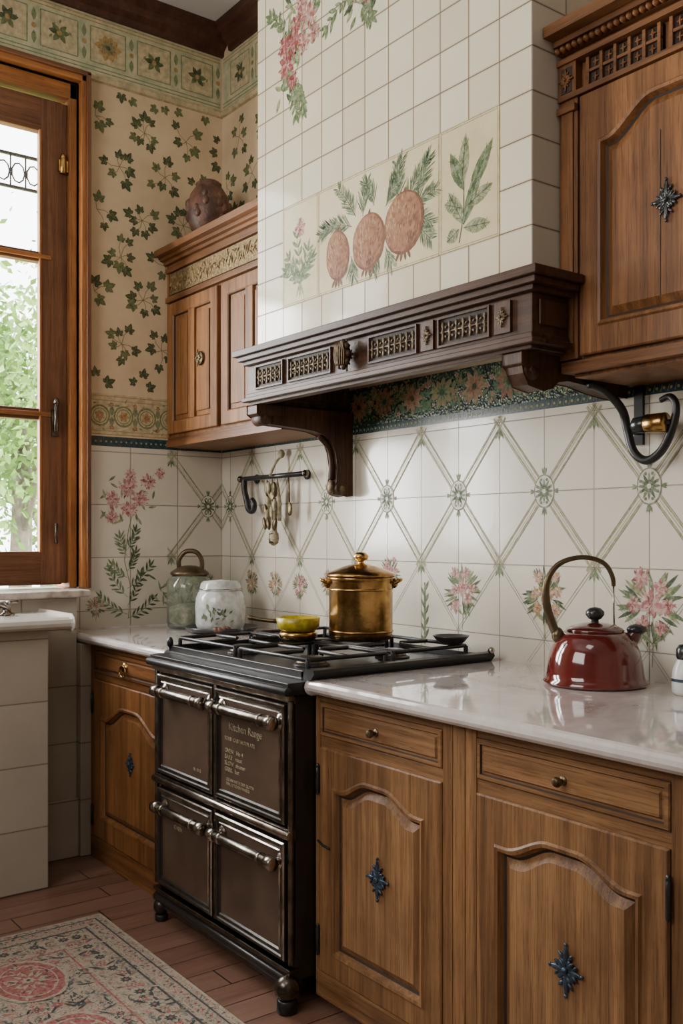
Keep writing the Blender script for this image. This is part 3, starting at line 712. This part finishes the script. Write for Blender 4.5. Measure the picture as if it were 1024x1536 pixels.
CP2=[(-.002,1.832),(-.455,1.832),(-.455,1.80),(-.45,1.775),(-.43,1.745),(-.37,1.735),(-.335,1.745),(-.31,1.765),(-.27,1.772),(-.20,1.768),(-.12,1.755),(-.06,1.748),(-.002,1.745)]
for i,(x0,x1,cpr) in enumerate(((1.0,1.06,CP),(2.342,2.402,CP2))):
    w=MB(); w.prism(cpr,lambda a,b,d:(d,a,b),x0,x1,'walz')
    w.prism([(a*1.0-(.008 if a<-.01 else 0),b) for a,b in CP if b>1.78],lambda a,b,d:(d,a,b),x0-.006,x1+.006,'walz')
    xc=(x0+x1)/2
    if i==0:
        w.cyl((x0-.006,-.060,1.525),.028,.072,'walz','X',20); w.cyl((x0-.010,-.060,1.525),.012,.080,'oldbr','X',14)
        w.tube([(xc,-.15,1.735),(xc,-.100,1.69),(xc,-.085,1.62),(xc,-.090,1.56)],.012,'walz',8,4)
        w.ell((xc,-.09,1.53),(.02,.014,.03),'oldbr')
    w.cyl((x0-.005,-.42,1.785),.028,.07,'walz','X',20); w.cyl((x0-.009,-.42,1.785),.012,.078,'walz','X',14)
    w.build('corbel',.003,hood)
w=MB()
w.box(2.435,2.465,-.012,-.001,1.60,1.775,'iron')
w.tube([(2.42,-.20,1.765),(2.425,-.13,1.75),(2.44,-.075,1.70),(2.448,-.06,1.64),(2.47,-.06,1.575),(2.515,-.06,1.548),(2.565,-.06,1.575),(2.60,-.06,1.64),(2.61,-.06,1.695),(2.59,-.06,1.722),(2.56,-.06,1.715)],[.012,.013,.013,.013,.013,.013,.013,.012,.011,.010,.008],'iron',10,5)
w.tube([(2.45,-.005,1.64),(2.45,-.06,1.64)],.011,'iron',10)
w.cyl((2.485,-.075,1.650),.024,.04,'blackpl','X'); w.cyl((2.525,-.075,1.650),.028,.065,'brass','X'); w.tube([(2.45,-.06,1.65),(2.60,-.075,1.65)],.007,'iron',8)
w.build('iron_wall_hook')
# ---------------------------------------------------------------- wall cabinets
def cornice(w,x0,x1,yf,z,mats,over=.07):
    for d,a,b in ((.012,0,.018),(.03,.018,.034),(.05,.034,.05),(over,.05,.08)):
        w.box(x0,x1,yf-d,-.002,z+a,z+b,mats)
w=MB()
x0,x1,yf=.002,.998,-.29
w.box(x0,x1,yf,-.002,1.80,2.60,'oak_up')
w.box(x0,x1,yf-.018,-.002,1.755,1.785,'oak_upx'); w.box(x0,x1,yf-.008,-.002,1.785,1.80,'oak_upx')
for a,b in ((.02,.49),(.525,.985)):
    z0,z1=1.815,2.43
    L=[arch_loop(a,b,z0,z1,0,i,yf+yy) for i,yy in ((0,0),(0,-.018),(.003,-.021),(.055,-.021),(.060,-.017),(.064,-.008))]
    w.loops(L,['oak_up']*4+['oakdark'],'oak_up')
    xm=(a+b)/2; w.box(xm-.028,xm+.028,yf-.020,yf-.005,z0+.06,z1-.06,'oak_up')
    for s0,s1 in ((a+.066,xm-.03),(xm+.03,b-.066)):
        w.box(s0+.012,s1-.012,yf-.016,yf-.006,z0+.085,z1-.085,'oak_up')
w.box(.002,.018,yf-.012,yf,1.80,2.60,'oak_up')
w.box(x0,x1,yf-.022,yf,2.44,2.465,'oak_upx')
w.box(.03,.98,yf-.012,yf,2.475,2.575,'gilt')
for i in range(80):
    x=.04+i*.0118
    w.ell((x,yf-.012,2.525+U(-.03,.03)),(.006,.006,.018),'gilt',Matrix.Rotation(U(-1.2,1.2),3,'Y'),7,4)
w.box(x0,x1,yf-.022,-.002,2.58,2.602,'oak_upx')
cornice(w,x0,x1,yf,2.60,'oak_upx',.08)
w.lathe([(0,-.016),(.012,-.018),(.022,-.010),(.03,-.008),(.032,-.002),(.032,0)],(.345,yf-.021,2.13),'brassd',18,'Y'); ornament(w,.345,2.13,yf-.034,.036,'brassd')
w.build('wall_cabinet',.003)
w=MB(); x0,x1=2.408,3.60
w.box(x0,x1,yf,-.002,1.80,2.64,'oak_up')
w.box(x0,x1,yf-.014,-.002,1.785,1.815,'oak_upx'); w.box(x0+.02,x1-.02,yf+.02,-.002,1.775,1.787,'oak_up')
for a,b in ((2.478,3.03),(3.045,3.59)):
    door(w,a,b,1.825,2.535,yf-.024,.062,.075,'oak_up','oak_up',.024,.04,.07)
    xm=(a+b)/2
    w.box(xm-.021,xm-.019,yf-.0215,yf-.018,1.94,2.36,'oakdark')
    ornament(w,xm,2.175,yf-.024,.052,'blackpl')
w.box(x0,x0+.062,yf-.02,yf,1.82,2.54,'oak_up'); w.box(x0+.010,x0+.05,yf-.026,yf-.01,1.84,2.50,'oak_up')
w.box(x0,x0+.062,yf-.034,yf,2.50,2.52,'oak_upx'); w.box(x0,x0+.062,yf-.028,yf,2.54,2.64,'oak_up')
w.box(x0+.012,x0+.05,yf-.030,yf-.02,2.555,2.625,'oakdark'); ornament(w,x0+.031,2.59,yf-.031,.03,'oak_up')
w.box(x0,x1,yf-.03,yf,2.537,2.552,'oak_upx')
xx=2.50
while xx<3.5:
    w.box(xx,xx+.235,yf-.012,yf,2.558,2.630,'oakdark')
    for i in range(6): w.box(xx+i*.045,xx+i*.045+.010,yf-.022,yf,2.556,2.632,'oak_upx')
    w.box(xx,xx+.235,yf-.020,yf,2.590,2.598,'oak_upx')
    for i in range(5):
        for zz in (2.574,2.614): w.ell((xx+.0275+i*.045,yf-.014,zz),(.004,.005,.014),'oak_upx',None,8,5)
        for zz in (2.574,2.614): w.ell((xx+.0275+i*.045,yf-.014,zz),(.012,.004,.003),'oak_upx',None,8,5)
    xx+=.26
w.box(x0,x1,yf-.035,-.002,2.635,2.65,'oak_upx')
for i in range(60):
    w.ell((x0+.012+i*.0198,yf-.042,2.672),(.010,.012,.009),'oak_upx',Matrix.Rotation(.7,3,'Y'),8,5)
cornice(w,x0,x1,yf,2.65,'oak_upx',.09)
w.build('wall_cabinet',.003)
# ---------------------------------------------------------------- base cabinets
YC=-.76
w=MB()
w.box(1.872,3.60,YC+.02,-.002,FZ+.07,.868,'oak')
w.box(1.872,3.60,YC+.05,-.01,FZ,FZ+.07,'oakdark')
w.box(1.872,3.60,YC,YC+.022,.846,.868,'oakx'); w.box(1.872,3.60,YC,YC+.022,.712,.746,'oakx'); w.box(1.872,3.60,YC-.004,YC+.022,FZ+.03,.056,'oakx')
for a,b in ((1.870,1.893),(2.417,2.452),(2.454,2.496),(2.498,2.536),(3.074,3.116),(3.118,3.16),(3.162,3.192),(3.58,3.60)): w.box(a,b,YC-.003,YC+.02,.02,.8675,'oak')
for a,b,hl in ((1.895,2.415,True),(2.538,3.072,False),(3.193,3.578,True)):
    drawer(w,a,b,.748,.845,YC-.006)
    knob(w,(a+b)/2,.796,YC-.006)
    door(w,a,b,.058,.714,YC-.008,.062,.045,'oak','oakp',.022,.08)
    ornament(w,(a+b)/2+.01,.40 if a<2 else .385,YC-.008,.056)
    hx=a-.002 if hl else b+.002
    for zz in (.62,.15): hinge(w,hx,zz,YC-.003)
w.tube([(1.893,YC-.012,.44),(1.92,YC-.014,.432),(1.95,YC-.014,.43)],.004,'blackpl',6)
w.build('base_cabinet',.002)
w=MB()
XL0=.192
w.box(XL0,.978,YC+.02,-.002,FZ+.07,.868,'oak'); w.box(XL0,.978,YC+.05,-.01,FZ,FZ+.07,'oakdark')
w.box(XL0,.978,YC,YC+.022,.845,.868,'oak_upx'); w.box(XL0,.978,YC,YC+.022,.722,.748,'oak_upx'); w.box(XL0,.978,YC-.004,YC+.022,FZ+.0,.045,'oak_upx')
for a,b in ((XL0,.224),(.957,.978)): w.box(a,b,YC-.003,YC+.02,.02,.8675,'oak_up')
drawer(w,.225,.955,.75,.843,YC-.006,'oak_upx'); door(w,.225,.955,.048,.72,YC-.008,.085,.07,'oak_up','oak_up',.022,.05)
w.lathe([(0,-.012),(.012,-.014),(.02,-.008),(.024,0)],(.55,YC-.006,.80),'brass',18,'Y'); w.tube([(.55+.028*math.cos(t),YC-.018,.785+.024*math.sin(t)) for t in [i*.5 for i in range(14)]],.004,'brass',6)
ornament(w,.60,.42,YC-.008,.045)
hinge(w,.236,.62,YC-.006); hinge(w,.236,.14,YC-.006)
w.build('base_cabinet',.002)
def ctop(name,xa,xb):
    w=MB()
    pr=[(-.002,.869),(-.785,.869),(-.795,.873),(-.803,.881),(-.806,.890),(-.803,.900),(-.796,.907),(-.785,.910),(-.002,.910)]
    w.prism(pr,lambda a,b,d:(d,a,b),xa,xb,'marble'); return w.build(name,.006)
ctop('marble_countertop',.002,.972); ctop('marble_countertop',1.880,3.62)
# ---------------------------------------------------------------- range
w=MB()
RX0,RX1=.990,1.862; RF=-.83
w.box(RX0,RX1,RF,-.03,.03,.862,'rangeblk')
w.box(RX0-.004,RX1+.004,RF-.018,RF+.02,-.0,.06,'rangeblk'); w.box(RX0-.006,RX1+.006,RF-.026,RF+.01,.055,.068,'pewter')
w.tube([(RX0,RF-.015,.03),(RX1,RF-.015,.03)],.016,'rangeblk',10)
w.box(RX0+.02,RX1-.02,RF+.03,-.06,-.02,.03,'iron')
for x in (RX0+.03,RX1-.02):
    for y in (RF-.01,-.10):
        w.ell((x,y,-.0),(.030,.030,.030),'rangeblk'); w.cyl((x,y,FZ),.024,.022,'iron')
w.ell((RX1+.0,RF-.03,.02),(.038,.038,.038),'pewter')
w.cyl((RX1,RF-.03,FZ),.030,.04,'iron')
def rdoor(a,b,z0,z1):
    y=RF
    L=[arch_loop(a,b,z0,z1,0,i,y+yy) for i,yy in ((0,0),(0,-.024),(.004,-.028),(.012,-.028),(.015,-.023),(.024,-.023),(.027,-.026),(.031,-.020))]
    w.loops(L,['rangeblk','steel','pewter','rangeblk','pewter','steel','rangeblk'],'enamel')
for a,b in ((1.018,1.412),(1.432,1.838)):
    rdoor(a,b,.485,.838); rdoor(a,b,.085,.432)
w.box(RX0,RX1,RF-.02,RF,.845,.862,'steel')
w.tube([(RX0-.004,RF-.022,.458),(RX1+.004,RF-.022,.458)],.013,'steel',12); w.box(RX0,RX1,RF-.02,RF,.440,.476,'pewter')
for x in (RX0+.004,RX1-.004,1.422): w.tube([(x,RF-.014,.08),(x,RF-.014,.85)],.009,'pewter',10)
def rhandle(a,b,z):
    y=RF-.058
    w.tube([(a+.01,y,z),(b-.01,y,z)],.016,'pewter',14)
    for x in (a,b-.01):
        w.cyl((x-.008,y,z),.021,.036,'steel','X',18); w.tube([(x+.01,RF-.02,z),(x+.01,y,z)],.012,'steel',10)
        w.lathe([(0,-.01),(.014,-.008),(.024,0)],(x+.01,RF-.024,z),'steel',16,'Y')
    for x in (a+.055,b-.06): w.cyl((x,y,z),.019,.012,'steel','X',16)
for z in (.785,.375):
    rhandle(1.065,1.395,z); rhandle(1.465,1.815,z)
w.box(.978,1.875,-.865,-.045,.868,.905,'iron')
w.tube([(.972,-.868,.880),(1.88,-.868,.880)],.013,'iron',12)
w.box(.985,1.87,-.862,-.842,.852,.868,'steel')
w.box(1.0,1.86,-.80,-.07,.905,.913,'rangeblk')
for a in ((1.0,1.86,-.80,-.785),(1.0,1.86,-.085,-.07),(1.0,1.015,-.80,-.07)): w.box(*a,.913,.935,'iron')
w.prism([(1.850,.905),(1.895,.913),(1.910,.930),(1.905,.940),(1.88,.942),(1.850,.930)],lambda a,b,d:(a,d,b),-.80,-.055,'iron')
w.ell((1.905,-.065,.948),(.012,.012,.012),'steel'); w.ell((1.01,-.80,.945),(.012,.012,.02),'iron')
def grate(x0,x1,y0,y1,z=.962):
    def bar(p,q,r=.0065): w.tube([p,q],r,'iron',8)
    c=[(x0,y0,z),(x1,y0,z),(x1,y1,z),(x0,y1,z)]
    for i in range(4): bar(c[i],c[(i+1)%4])
    xm,ym=(x0+x1)/2,(y0+y1)/2
    for p in ((x0,ym,z),(x1,ym,z),(xm,y0,z),(xm,y1,z)):
        q=(xm+(p[0]-xm)*.22,ym+(p[1]-ym)*.22,z+.002); bar(p,q,.007)
    for p in c: bar(p,(p[0],p[1],.912),.008)
    w.lathe([(.06,0),(.06,.008),(.045,.014),(.045,.026),(.038,.032),(.02,.034),(0,.034)],(xm,ym,.912),'iron',24)
    w.lathe([(.046,0),(.05,.004),(.046,.008)],(xm,ym,.922),'brassd',24)
for a,b in ((1.03,1.42),(1.45,1.84)):
    grate(a,b,-.77,-.47); grate(a,b,-.44,-.12)
rng=w.build('kitchen_range',.002)
def text(s,x,z,size,name):
    c=bpy.data.curves.new(name,'FONT'); c.body=s; c.size=size; c.extrude=.0004; c.materials.append(M['cream'])
    o=bpy.data.objects.new(name,c); o.rotation_euler=(math.pi/2,0,0); o.location=(x,RF-.0215,z); bpy.context.scene.collection.objects.link(o)
    o.parent=rng; o.matrix_parent_inverse=Matrix.Translation(rng.location).inverted()
text('Kitchen Range',1.515,.715,.034,'label_title'); text('SOLID CAST HOTPLATE',1.49,.680,.017,'label_line_1')
text('OVEN   No 4\nBAKE   roast\nSLOW  simmer\nGRILL  hot',1.49,.640,.020,'label_block'); text('CLEAN WITH DRY CLOTH\nFINE KITCHEN WARES',1.50,.550,.014,'label_line_2')
text('N. 1893',1.28,.54,.016,'label_left'); text('WARM\nOVEN',1.14,.33,.022,'label_low')
# ---------------------------------------------------------------- objects on top
DR=Vector((.602,.799,0))
w=MB(); c=(1.54,-.335,.9725)
w.lathe([(0,0),(.100,0),(.109,.006),(.111,.02),(.111,.20),(.114,.206),(.116,.214),(.113,.22),(.106,.22),(.104,.21)],c,'brass',40)
for zz in (.03,.175): w.lathe([(.111,zz-.004),(.1145,zz),(.111,zz+.004)],c,'brass',40)
w.lathe([(.118,.218),(.122,.223),(.118,.229),(.10,.238),(.06,.254),(.03,.262),(.012,.264),(.010,.272),(.024,.278),(.028,.290),(.016,.302),(0,.304)],c,'brass',40)
for s in (-1,1):
    q=Vector(c)+DR*s*.112+Vector((0,0,.195)); t=Vector((-.799,.602,0))
    w.tube([q-t*.03,q-t*.028+DR*s*.025+Vector((0,0,.012)),q+t*.028+DR*s*.025+Vector((0,0,.012)),q+t*.03],.006,'brass',8,5)
    w.ell(q+DR*s*.004,(.014,.014,.018),'brass')
w.build('brass_stockpot')
w=MB(); c=(1.395,-.50,.9705)
w.lathe([(0,0),(.055,0),(.066,.006),(.068,.022),(.060,.03),(0,.03)],c,'brass',28)
w.lathe([(.045,.028),(.062,.032),(.074,.045),(.078,.076),(.073,.078),(.066,.065),(0,.062)],c,'yellow',28)
w.tube([(c[0]-.070*.6,c[1]-.070*.8,c[2]+.062),(c[0]-.09,c[1]-.10,c[2]+.068),(c[0]-.12,c[1]-.13,c[2]+.075)],[.008,.007,.009],'olive',8,3)
w.build('yellow_bowl')
w=MB(); c=(1.815,-.165,.9695)
w.lathe([(0,0),(.035,0),(.045,.006),(.058,.022),(.062,.028),(.056,.027),(.042,.013),(0,.010)],c,'dish',28); w.build('small_dark_dish')
w=MB(); kc=Vector((2.43,-.185,.9105)); ang=math.atan2(.799,.602)
w.T=Matrix.Translation(kc)@Matrix.Rotation(ang,4,'Z')
w.lathe([(0,0),(.135,0),(.145,.003),(.146,.010),(.138,.018),(.135,.035),(.132,.060),(.126,.090),(.114,.120),(.097,.141),(.082,.150),(.076,.150)],(0,0,0),'red',56)
w.lathe([(.078,.149),(.082,.153),(.078,.158),(.062,.166),(.035,.173),(.012,.176),(0,.176)],(0,0,0),'red',40)
w.lathe([(.012,.174),(.010,.182),(.018,.186),(.026,.196),(.026,.206),(.016,.216),(0,.219)],(0,0,0),'blackpl',24)
w.tube([(.085,0,.105),(.105,0,.130),(.118,0,.148)],[.030,.023,.018],'red',16,4)
w.ell((.118,0,.154),(.028,.024,.016),'blackpl'); w.ell((.142,0,.156),(.012,.012,.010),'steel')
w.tube([(-.108,0,.138),(-.124,0,.175),(-.138,0,.23),(-.137,0,.290),(-.108,0,.337),(-.06,0,.358),(-.01,0,.358),(.03,0,.340),(.050,0,.305),(.053,0,.278)],[.013,.013,.012,.010,.008,.007,.007,.007,.007,.006],'olive',12,5)
w.tube([(.053,0,.285),(.054,0,.22),(.055,0,.162)],.0025,'steel',8); w.ell((.055,0,.164),(.008,.008,.006),'steel')
w.ell((-.106,0,.138),(.018,.02,.024),'olive')
w.T=None
w.build('red_kettle')
w=MB(); c=(2.70,-.15,.9105)
w.lathe([(0,0),(.030,0),(.035,.008),(.037,.04),(.033,.07),(.024,.088),(.021,.096)],c,'white',28); w.lathe([(.022,.094),(.025,.10),(.025,.12),(.018,.132),(0,.135)],c,'blackpl',24)
w.lathe([(.0372,.036),(.0378,.04),(.0372,.044)],c,'blue',28); w.build('salt_shaker')
w=MB(); c=(.205,-.29,.9105)
w.lathe([(0,0),(.090,0),(.100,.008),(.105,.03),(.105,.19),(.097,.22),(.082,.235),(.080,.245),(.076,.245),(.078,.23),(.094,.215),(.099,.19),(.099,.03),(.085,.010),(0,.010)],c,'gglass',36)
w.lathe([(.086,.243),(.090,.25),(.086,.258),(.055,.278),(.03,.286),(0,.288)],c,'olive',36)
w.lathe([(0,.012),(.084,.012),(.095,.03),(.096,.09),(.05,.105),(0,.10)],c,'cream',30)
t=DR
w.tube([Vector(c)+t*(-.045)+Vector((0,0,.265)),Vector(c)+t*(-.05)+Vector((0,0,.31)),Vector(c)+t*(-.02)+Vector((0,0,.35)),Vector(c)+t*.03+Vector((0,0,.348)),Vector(c)+t*.055+Vector((0,0,.31)),Vector(c)+t*.055+Vector((0,0,.262))],.011,'olive',10,5)
w.build('green_glass_jar')
w=MB(); c=(.475,-.275,.9105)
w.lathe([(0,0),(.09,0),(.135,.004),(.158,.016),(.162,.026),(.155,.026),(.12,.0075),(0,.006)],c,'dish',40)
w.tube([(c[0]+.15,c[1]+.0,c[2]+.020),(c[0]+.19,c[1]-.01,c[2]+.028),(c[0]+.22,c[1]-.02,c[2]+.024)],[.014,.011,.013],'dish',10,4)
for i in range(6): w.ell((c[0]+.115+U(-.02,.02),c[1]-.07+U(-.03,.03),c[2]+.024),(.02,.015,.012),'terra')
w.build('serving_tray')
w=MB(); c=(.445,-.265,.9185)
w.lathe([(0,0),(.090,0),(.104,.008),(.110,.03),(.112,.11),(.108,.145),(.098,.168),(.090,.174)],c,'cglass',40)
w.lathe([(.092,.172),(.097,.177),(.092,.184),(.087,.205),(.077,.216),(0,.222)],c,'cglass',40); w.lathe([(.093,.177),(.099,.180),(.093,.183)],c,'steel',36)
wj=Paint(lambda a,b,o:(c[0]+(.113+o)*math.sin(a),c[1]-(.113+o)*math.cos(a),c[2]+b))
for i in range(26):
    a0,b0,an=U(.35,1.5),U(.04,.10),U(0,6.28); L=U(.018,.03)
    pts=[(a0+math.cos(an+q)*L*k/.113,b0+math.sin(an+q)*L*k) for q,k in ((0,0),(.35,.6),(0,1),(-.35,.6))]
    wj.poly(pts,random.choice(('g2','g1','gy')),1)
j=w.build('white_jar'); wj.build('painted_sprig',parent=j)
w=MB(); w.T=Matrix.Translation((.80,-.20,.9105))@Matrix.Rotation(-.2,4,'Z')
w.box(-.14,.14,-.05,.05,0,.014,'oakx'); w.tube([(-.13,0,.022),(.02,.01,.022),(.12,.02,.024)],[.006,.006,.018],'terra',8,3); w.T=None
w.build('chopping_board',.003)
w=MB()
w.tube([(.27,-.055,1.60),(.80,-.055,1.60)],.011,'iron',12)
for x in (.33,.74): w.tube([(x,0,1.60),(x,-.055,1.60)],.009,'iron',8); w.cyl((x,-.008,1.60),.022,.008,'iron','Y')
for x in (.265,.80): w.ell((x,-.055,1.60),(.014,.016,.016),'pewter')
w.tube([(.30,-.055,1.60),(.31,-.06,1.55),(.33,-.06,1.50),(.35,-.06,1.455),(.385,-.06,1.45),(.395,-.06,1.48),(.375,-.06,1.50)],.014,'iron',10,5)
w.build('utensil_rail')
w=MB()
for x,z0,z1,r in ((.53,1.585,1.38,.012),(.575,1.585,1.34,.014),(.615,1.585,1.40,.011)):
    w.tube([(x,-.080,z0),(x+.005,-.072,(z0+z1)/2),(x,-.065,z1)],[.005,r,r*.8],'cream',8,4)
for i in range(22): 
    z=U(1.38,1.56); w.ell((.575+U(-.04,.04),-.080+U(-.015,.0),z),(.012,.009,.03),random.choice(('cream','olive','cream','brassd')),Matrix.Rotation(U(-.4,.4),3,'Y'),8,6)
w.ell((.575,-.07,1.325),(.030,.022,.036),'cream'); w.tube([(.575,-.07,1.345),(.575,-.07,1.30)],.022,'brassd',8)
w.tube([(.56,-.080,1.60),(.56,-.05,1.66),(.575,-.03,1.69)],.006,'cream',8,3); w.ell((.575,-.03,1.70),(.02,.014,.02),'cream')
w.tube([(.70,-.075,1.59),(.70,-.070,1.48)],.004,'brassd',8); w.ell((.70,-.068,1.45),(.018,.008,.030),'brassd')
w.build('hanging_utensils')
w=MB(); c=(.24,-.21,2.681)
w.lathe([(0,0),(.045,0),(.052,.01),(.046,.03),(.066,.055),(.090,.09),(.100,.14),(.098,.185),(.084,.23),(.066,.258),(.058,.268),(.060,.28),(.045,.292),(.02,.298),(0,.30)],c,'terra',36)
for i in range(34):
    a=U(0,6.28);h=U(.09,.22);rr=.092 if h<.19 else .080
    w.ell((c[0]+rr*math.cos(a),c[1]+rr*math.sin(a),c[2]+h),(.017,.017,.022),'terra',None,10,8)
w.build('terracotta_urn')
# ---------------------------------------------------------------- rug
rx0,rx1,ry0,ry1=.86,3.3,-2.45,-1.005
w=MB(); w.box(rx0,rx1,ry0,ry1,FZ+.0005,FZ+.011,'rug'); rug=w.build('persian_rug',.003)
P=Paint(lambda a,b,o:(a,b,FZ+.011+o))
def rect(i,wd,mat,l):
    P.poly([(rx0+i,ry0+i),(rx1-i,ry0+i),(rx1-i,ry0+i+wd),(rx0+i,ry0+i+wd)],mat,l);P.poly([(rx0+i,ry1-i-wd),(rx1-i,ry1-i-wd),(rx1-i,ry1-i),(rx0+i,ry1-i)],mat,l)
    P.poly([(rx0+i,ry0+i),(rx0+i+wd,ry0+i),(rx0+i+wd,ry1-i),(rx0+i,ry1-i)],mat,l);P.poly([(rx1-i-wd,ry0+i),(rx1-i,ry0+i),(rx1-i,ry1-i),(rx1-i-wd,ry1-i)],mat,l)
rect(0,.010,'rc',0); rect(.03,.006,'rd',0); rect(.075,.006,'rc',0); rect(.09,.008,'rd',0); rect(.205,.008,'rc',0); rect(.222,.006,'rp',0)
def alongborder(i,step,fn):
    x=rx0+i
    while x<rx1-i+.001: fn(x,ry1-i); fn(x,ry0+i); x+=step
    y=ry0+i+step
    while y<ry1-i-.01: fn(rx0+i,y); fn(rx1-i,y); y+=step
alongborder(.054,.045,lambda x,y:P.blossom(x,y,.016,'rc','rp',5,1,cm='rd'))
def bf(x,y):
    for k in range(6): P.leaf(x+U(-.03,.03),y+U(-.03,.03),U(0,6.28),.05,.010,random.choice(('rd','rd','rg','rc')),1)
    P.blossom(x,y,.034,'rc','rd',8,1,cm='rp'); P.blossom(x+.05,y+U(-.02,.02),.020,'rp','rc',6,1,cm='rd')
alongborder(.15,.100,bf)
for i in range(900):
    x,y=U(rx0+.25,rx1-.25),U(ry0+.25,ry1-.25)
    P.leaf(x,y,U(0,6.28),.05,.008,random.choice(('rd','rc','rd')),1)
    if i%2: P.blossom(x,y,U(.010,.024),random.choice(('rc','rp','rd','rc')),random.choice(('rp','rd')),6,1,cm='rc')
for cx in (1.24,1.66,2.10,2.54,2.95):
    for cy in (-1.40,-1.75,-2.10):
        P.ellipse(cx,cy,.155,.115,'rc',4,n=28,jit=.03); P.ellipse(cx,cy,.143,.104,'rp',5,n=28,jit=.03); P.ring(cx,cy,.118,.006,'rc',6,24,.72)
        for k in range(70):
            a=U(0,6.28); d=math.sqrt(R())*.95; P.leaf(cx+.13*d*math.cos(a),cy+.095*d*math.sin(a),U(0,6.28),.03,.008,random.choice(('rc','rp','rd','rc')),6)
        for k in range(12): P.leaf(cx,cy,k*math.pi/6,.065,.014,'rc',7)
        P.blossom(cx,cy,.04,'rp','rc',8,8,cm='rd')
P.build('rug_pattern',parent=rug)
# ================================================================= LIGHT
wd=bpy.data.worlds.new('World'); bpy.context.scene.world=wd; wd.use_nodes=True
bg=wd.node_tree.nodes['Background']; bg.inputs[0].default_value=(.95,.98,1,1); bg.inputs[1].default_value=10.0
def area(name,loc,rot,sx,sy,e,col=(1,1,1)):
    l=bpy.data.lights.new(name,'AREA'); l.shape='RECTANGLE'; l.size=sx;l.size_y=sy;l.energy=e;l.color=col
    o=bpy.data.objects.new(name,l); o.location=loc;o.rotation_euler=rot; bpy.context.scene.collection.objects.link(o)
area('window_daylight',(-.55,-1.85,1.95),(0,-math.pi/2,0),1.5,1.3,215,(1,.985,.955))
area('rear_fill',(2.2,-4.0,2.7),(math.pi/2,0,0),2.0,1.4,76,(1,.965,.91))  # added soft fill behind the camera; the rear wall is solid, without a window
area('ceiling_fill',(3.2,-2.3,3.7),(0,0,0),.8,.8,12,(1,.92,.80))  # added weak overhead fill, no fixture modelled
s=bpy.data.lights.new('sun','SUN'); s.energy=9; s.angle=.05; so=bpy.data.objects.new('sun',s); so.rotation_euler=Vector((-.45,.45,-.8)).to_track_quat('-Z','Y').to_euler(); so.location=(5,-5,9); bpy.context.scene.collection.objects.link(so)
# ================================================================= CAMERA
cam=bpy.data.cameras.new('camera'); co=bpy.data.objects.new('camera',cam); bpy.context.scene.collection.objects.link(co)
cam.sensor_fit='VERTICAL'; cam.sensor_height=36; cam.lens=36*1461/1536; cam.clip_start=.05
co.location=(4.215,-2.435,1.33)
d=Vector((-.799,.602,0)); co.rotation_euler=d.to_track_quat('-Z','Y').to_euler()
cam.shift_y=(805-768)/1536
bpy.context.scene.camera=co
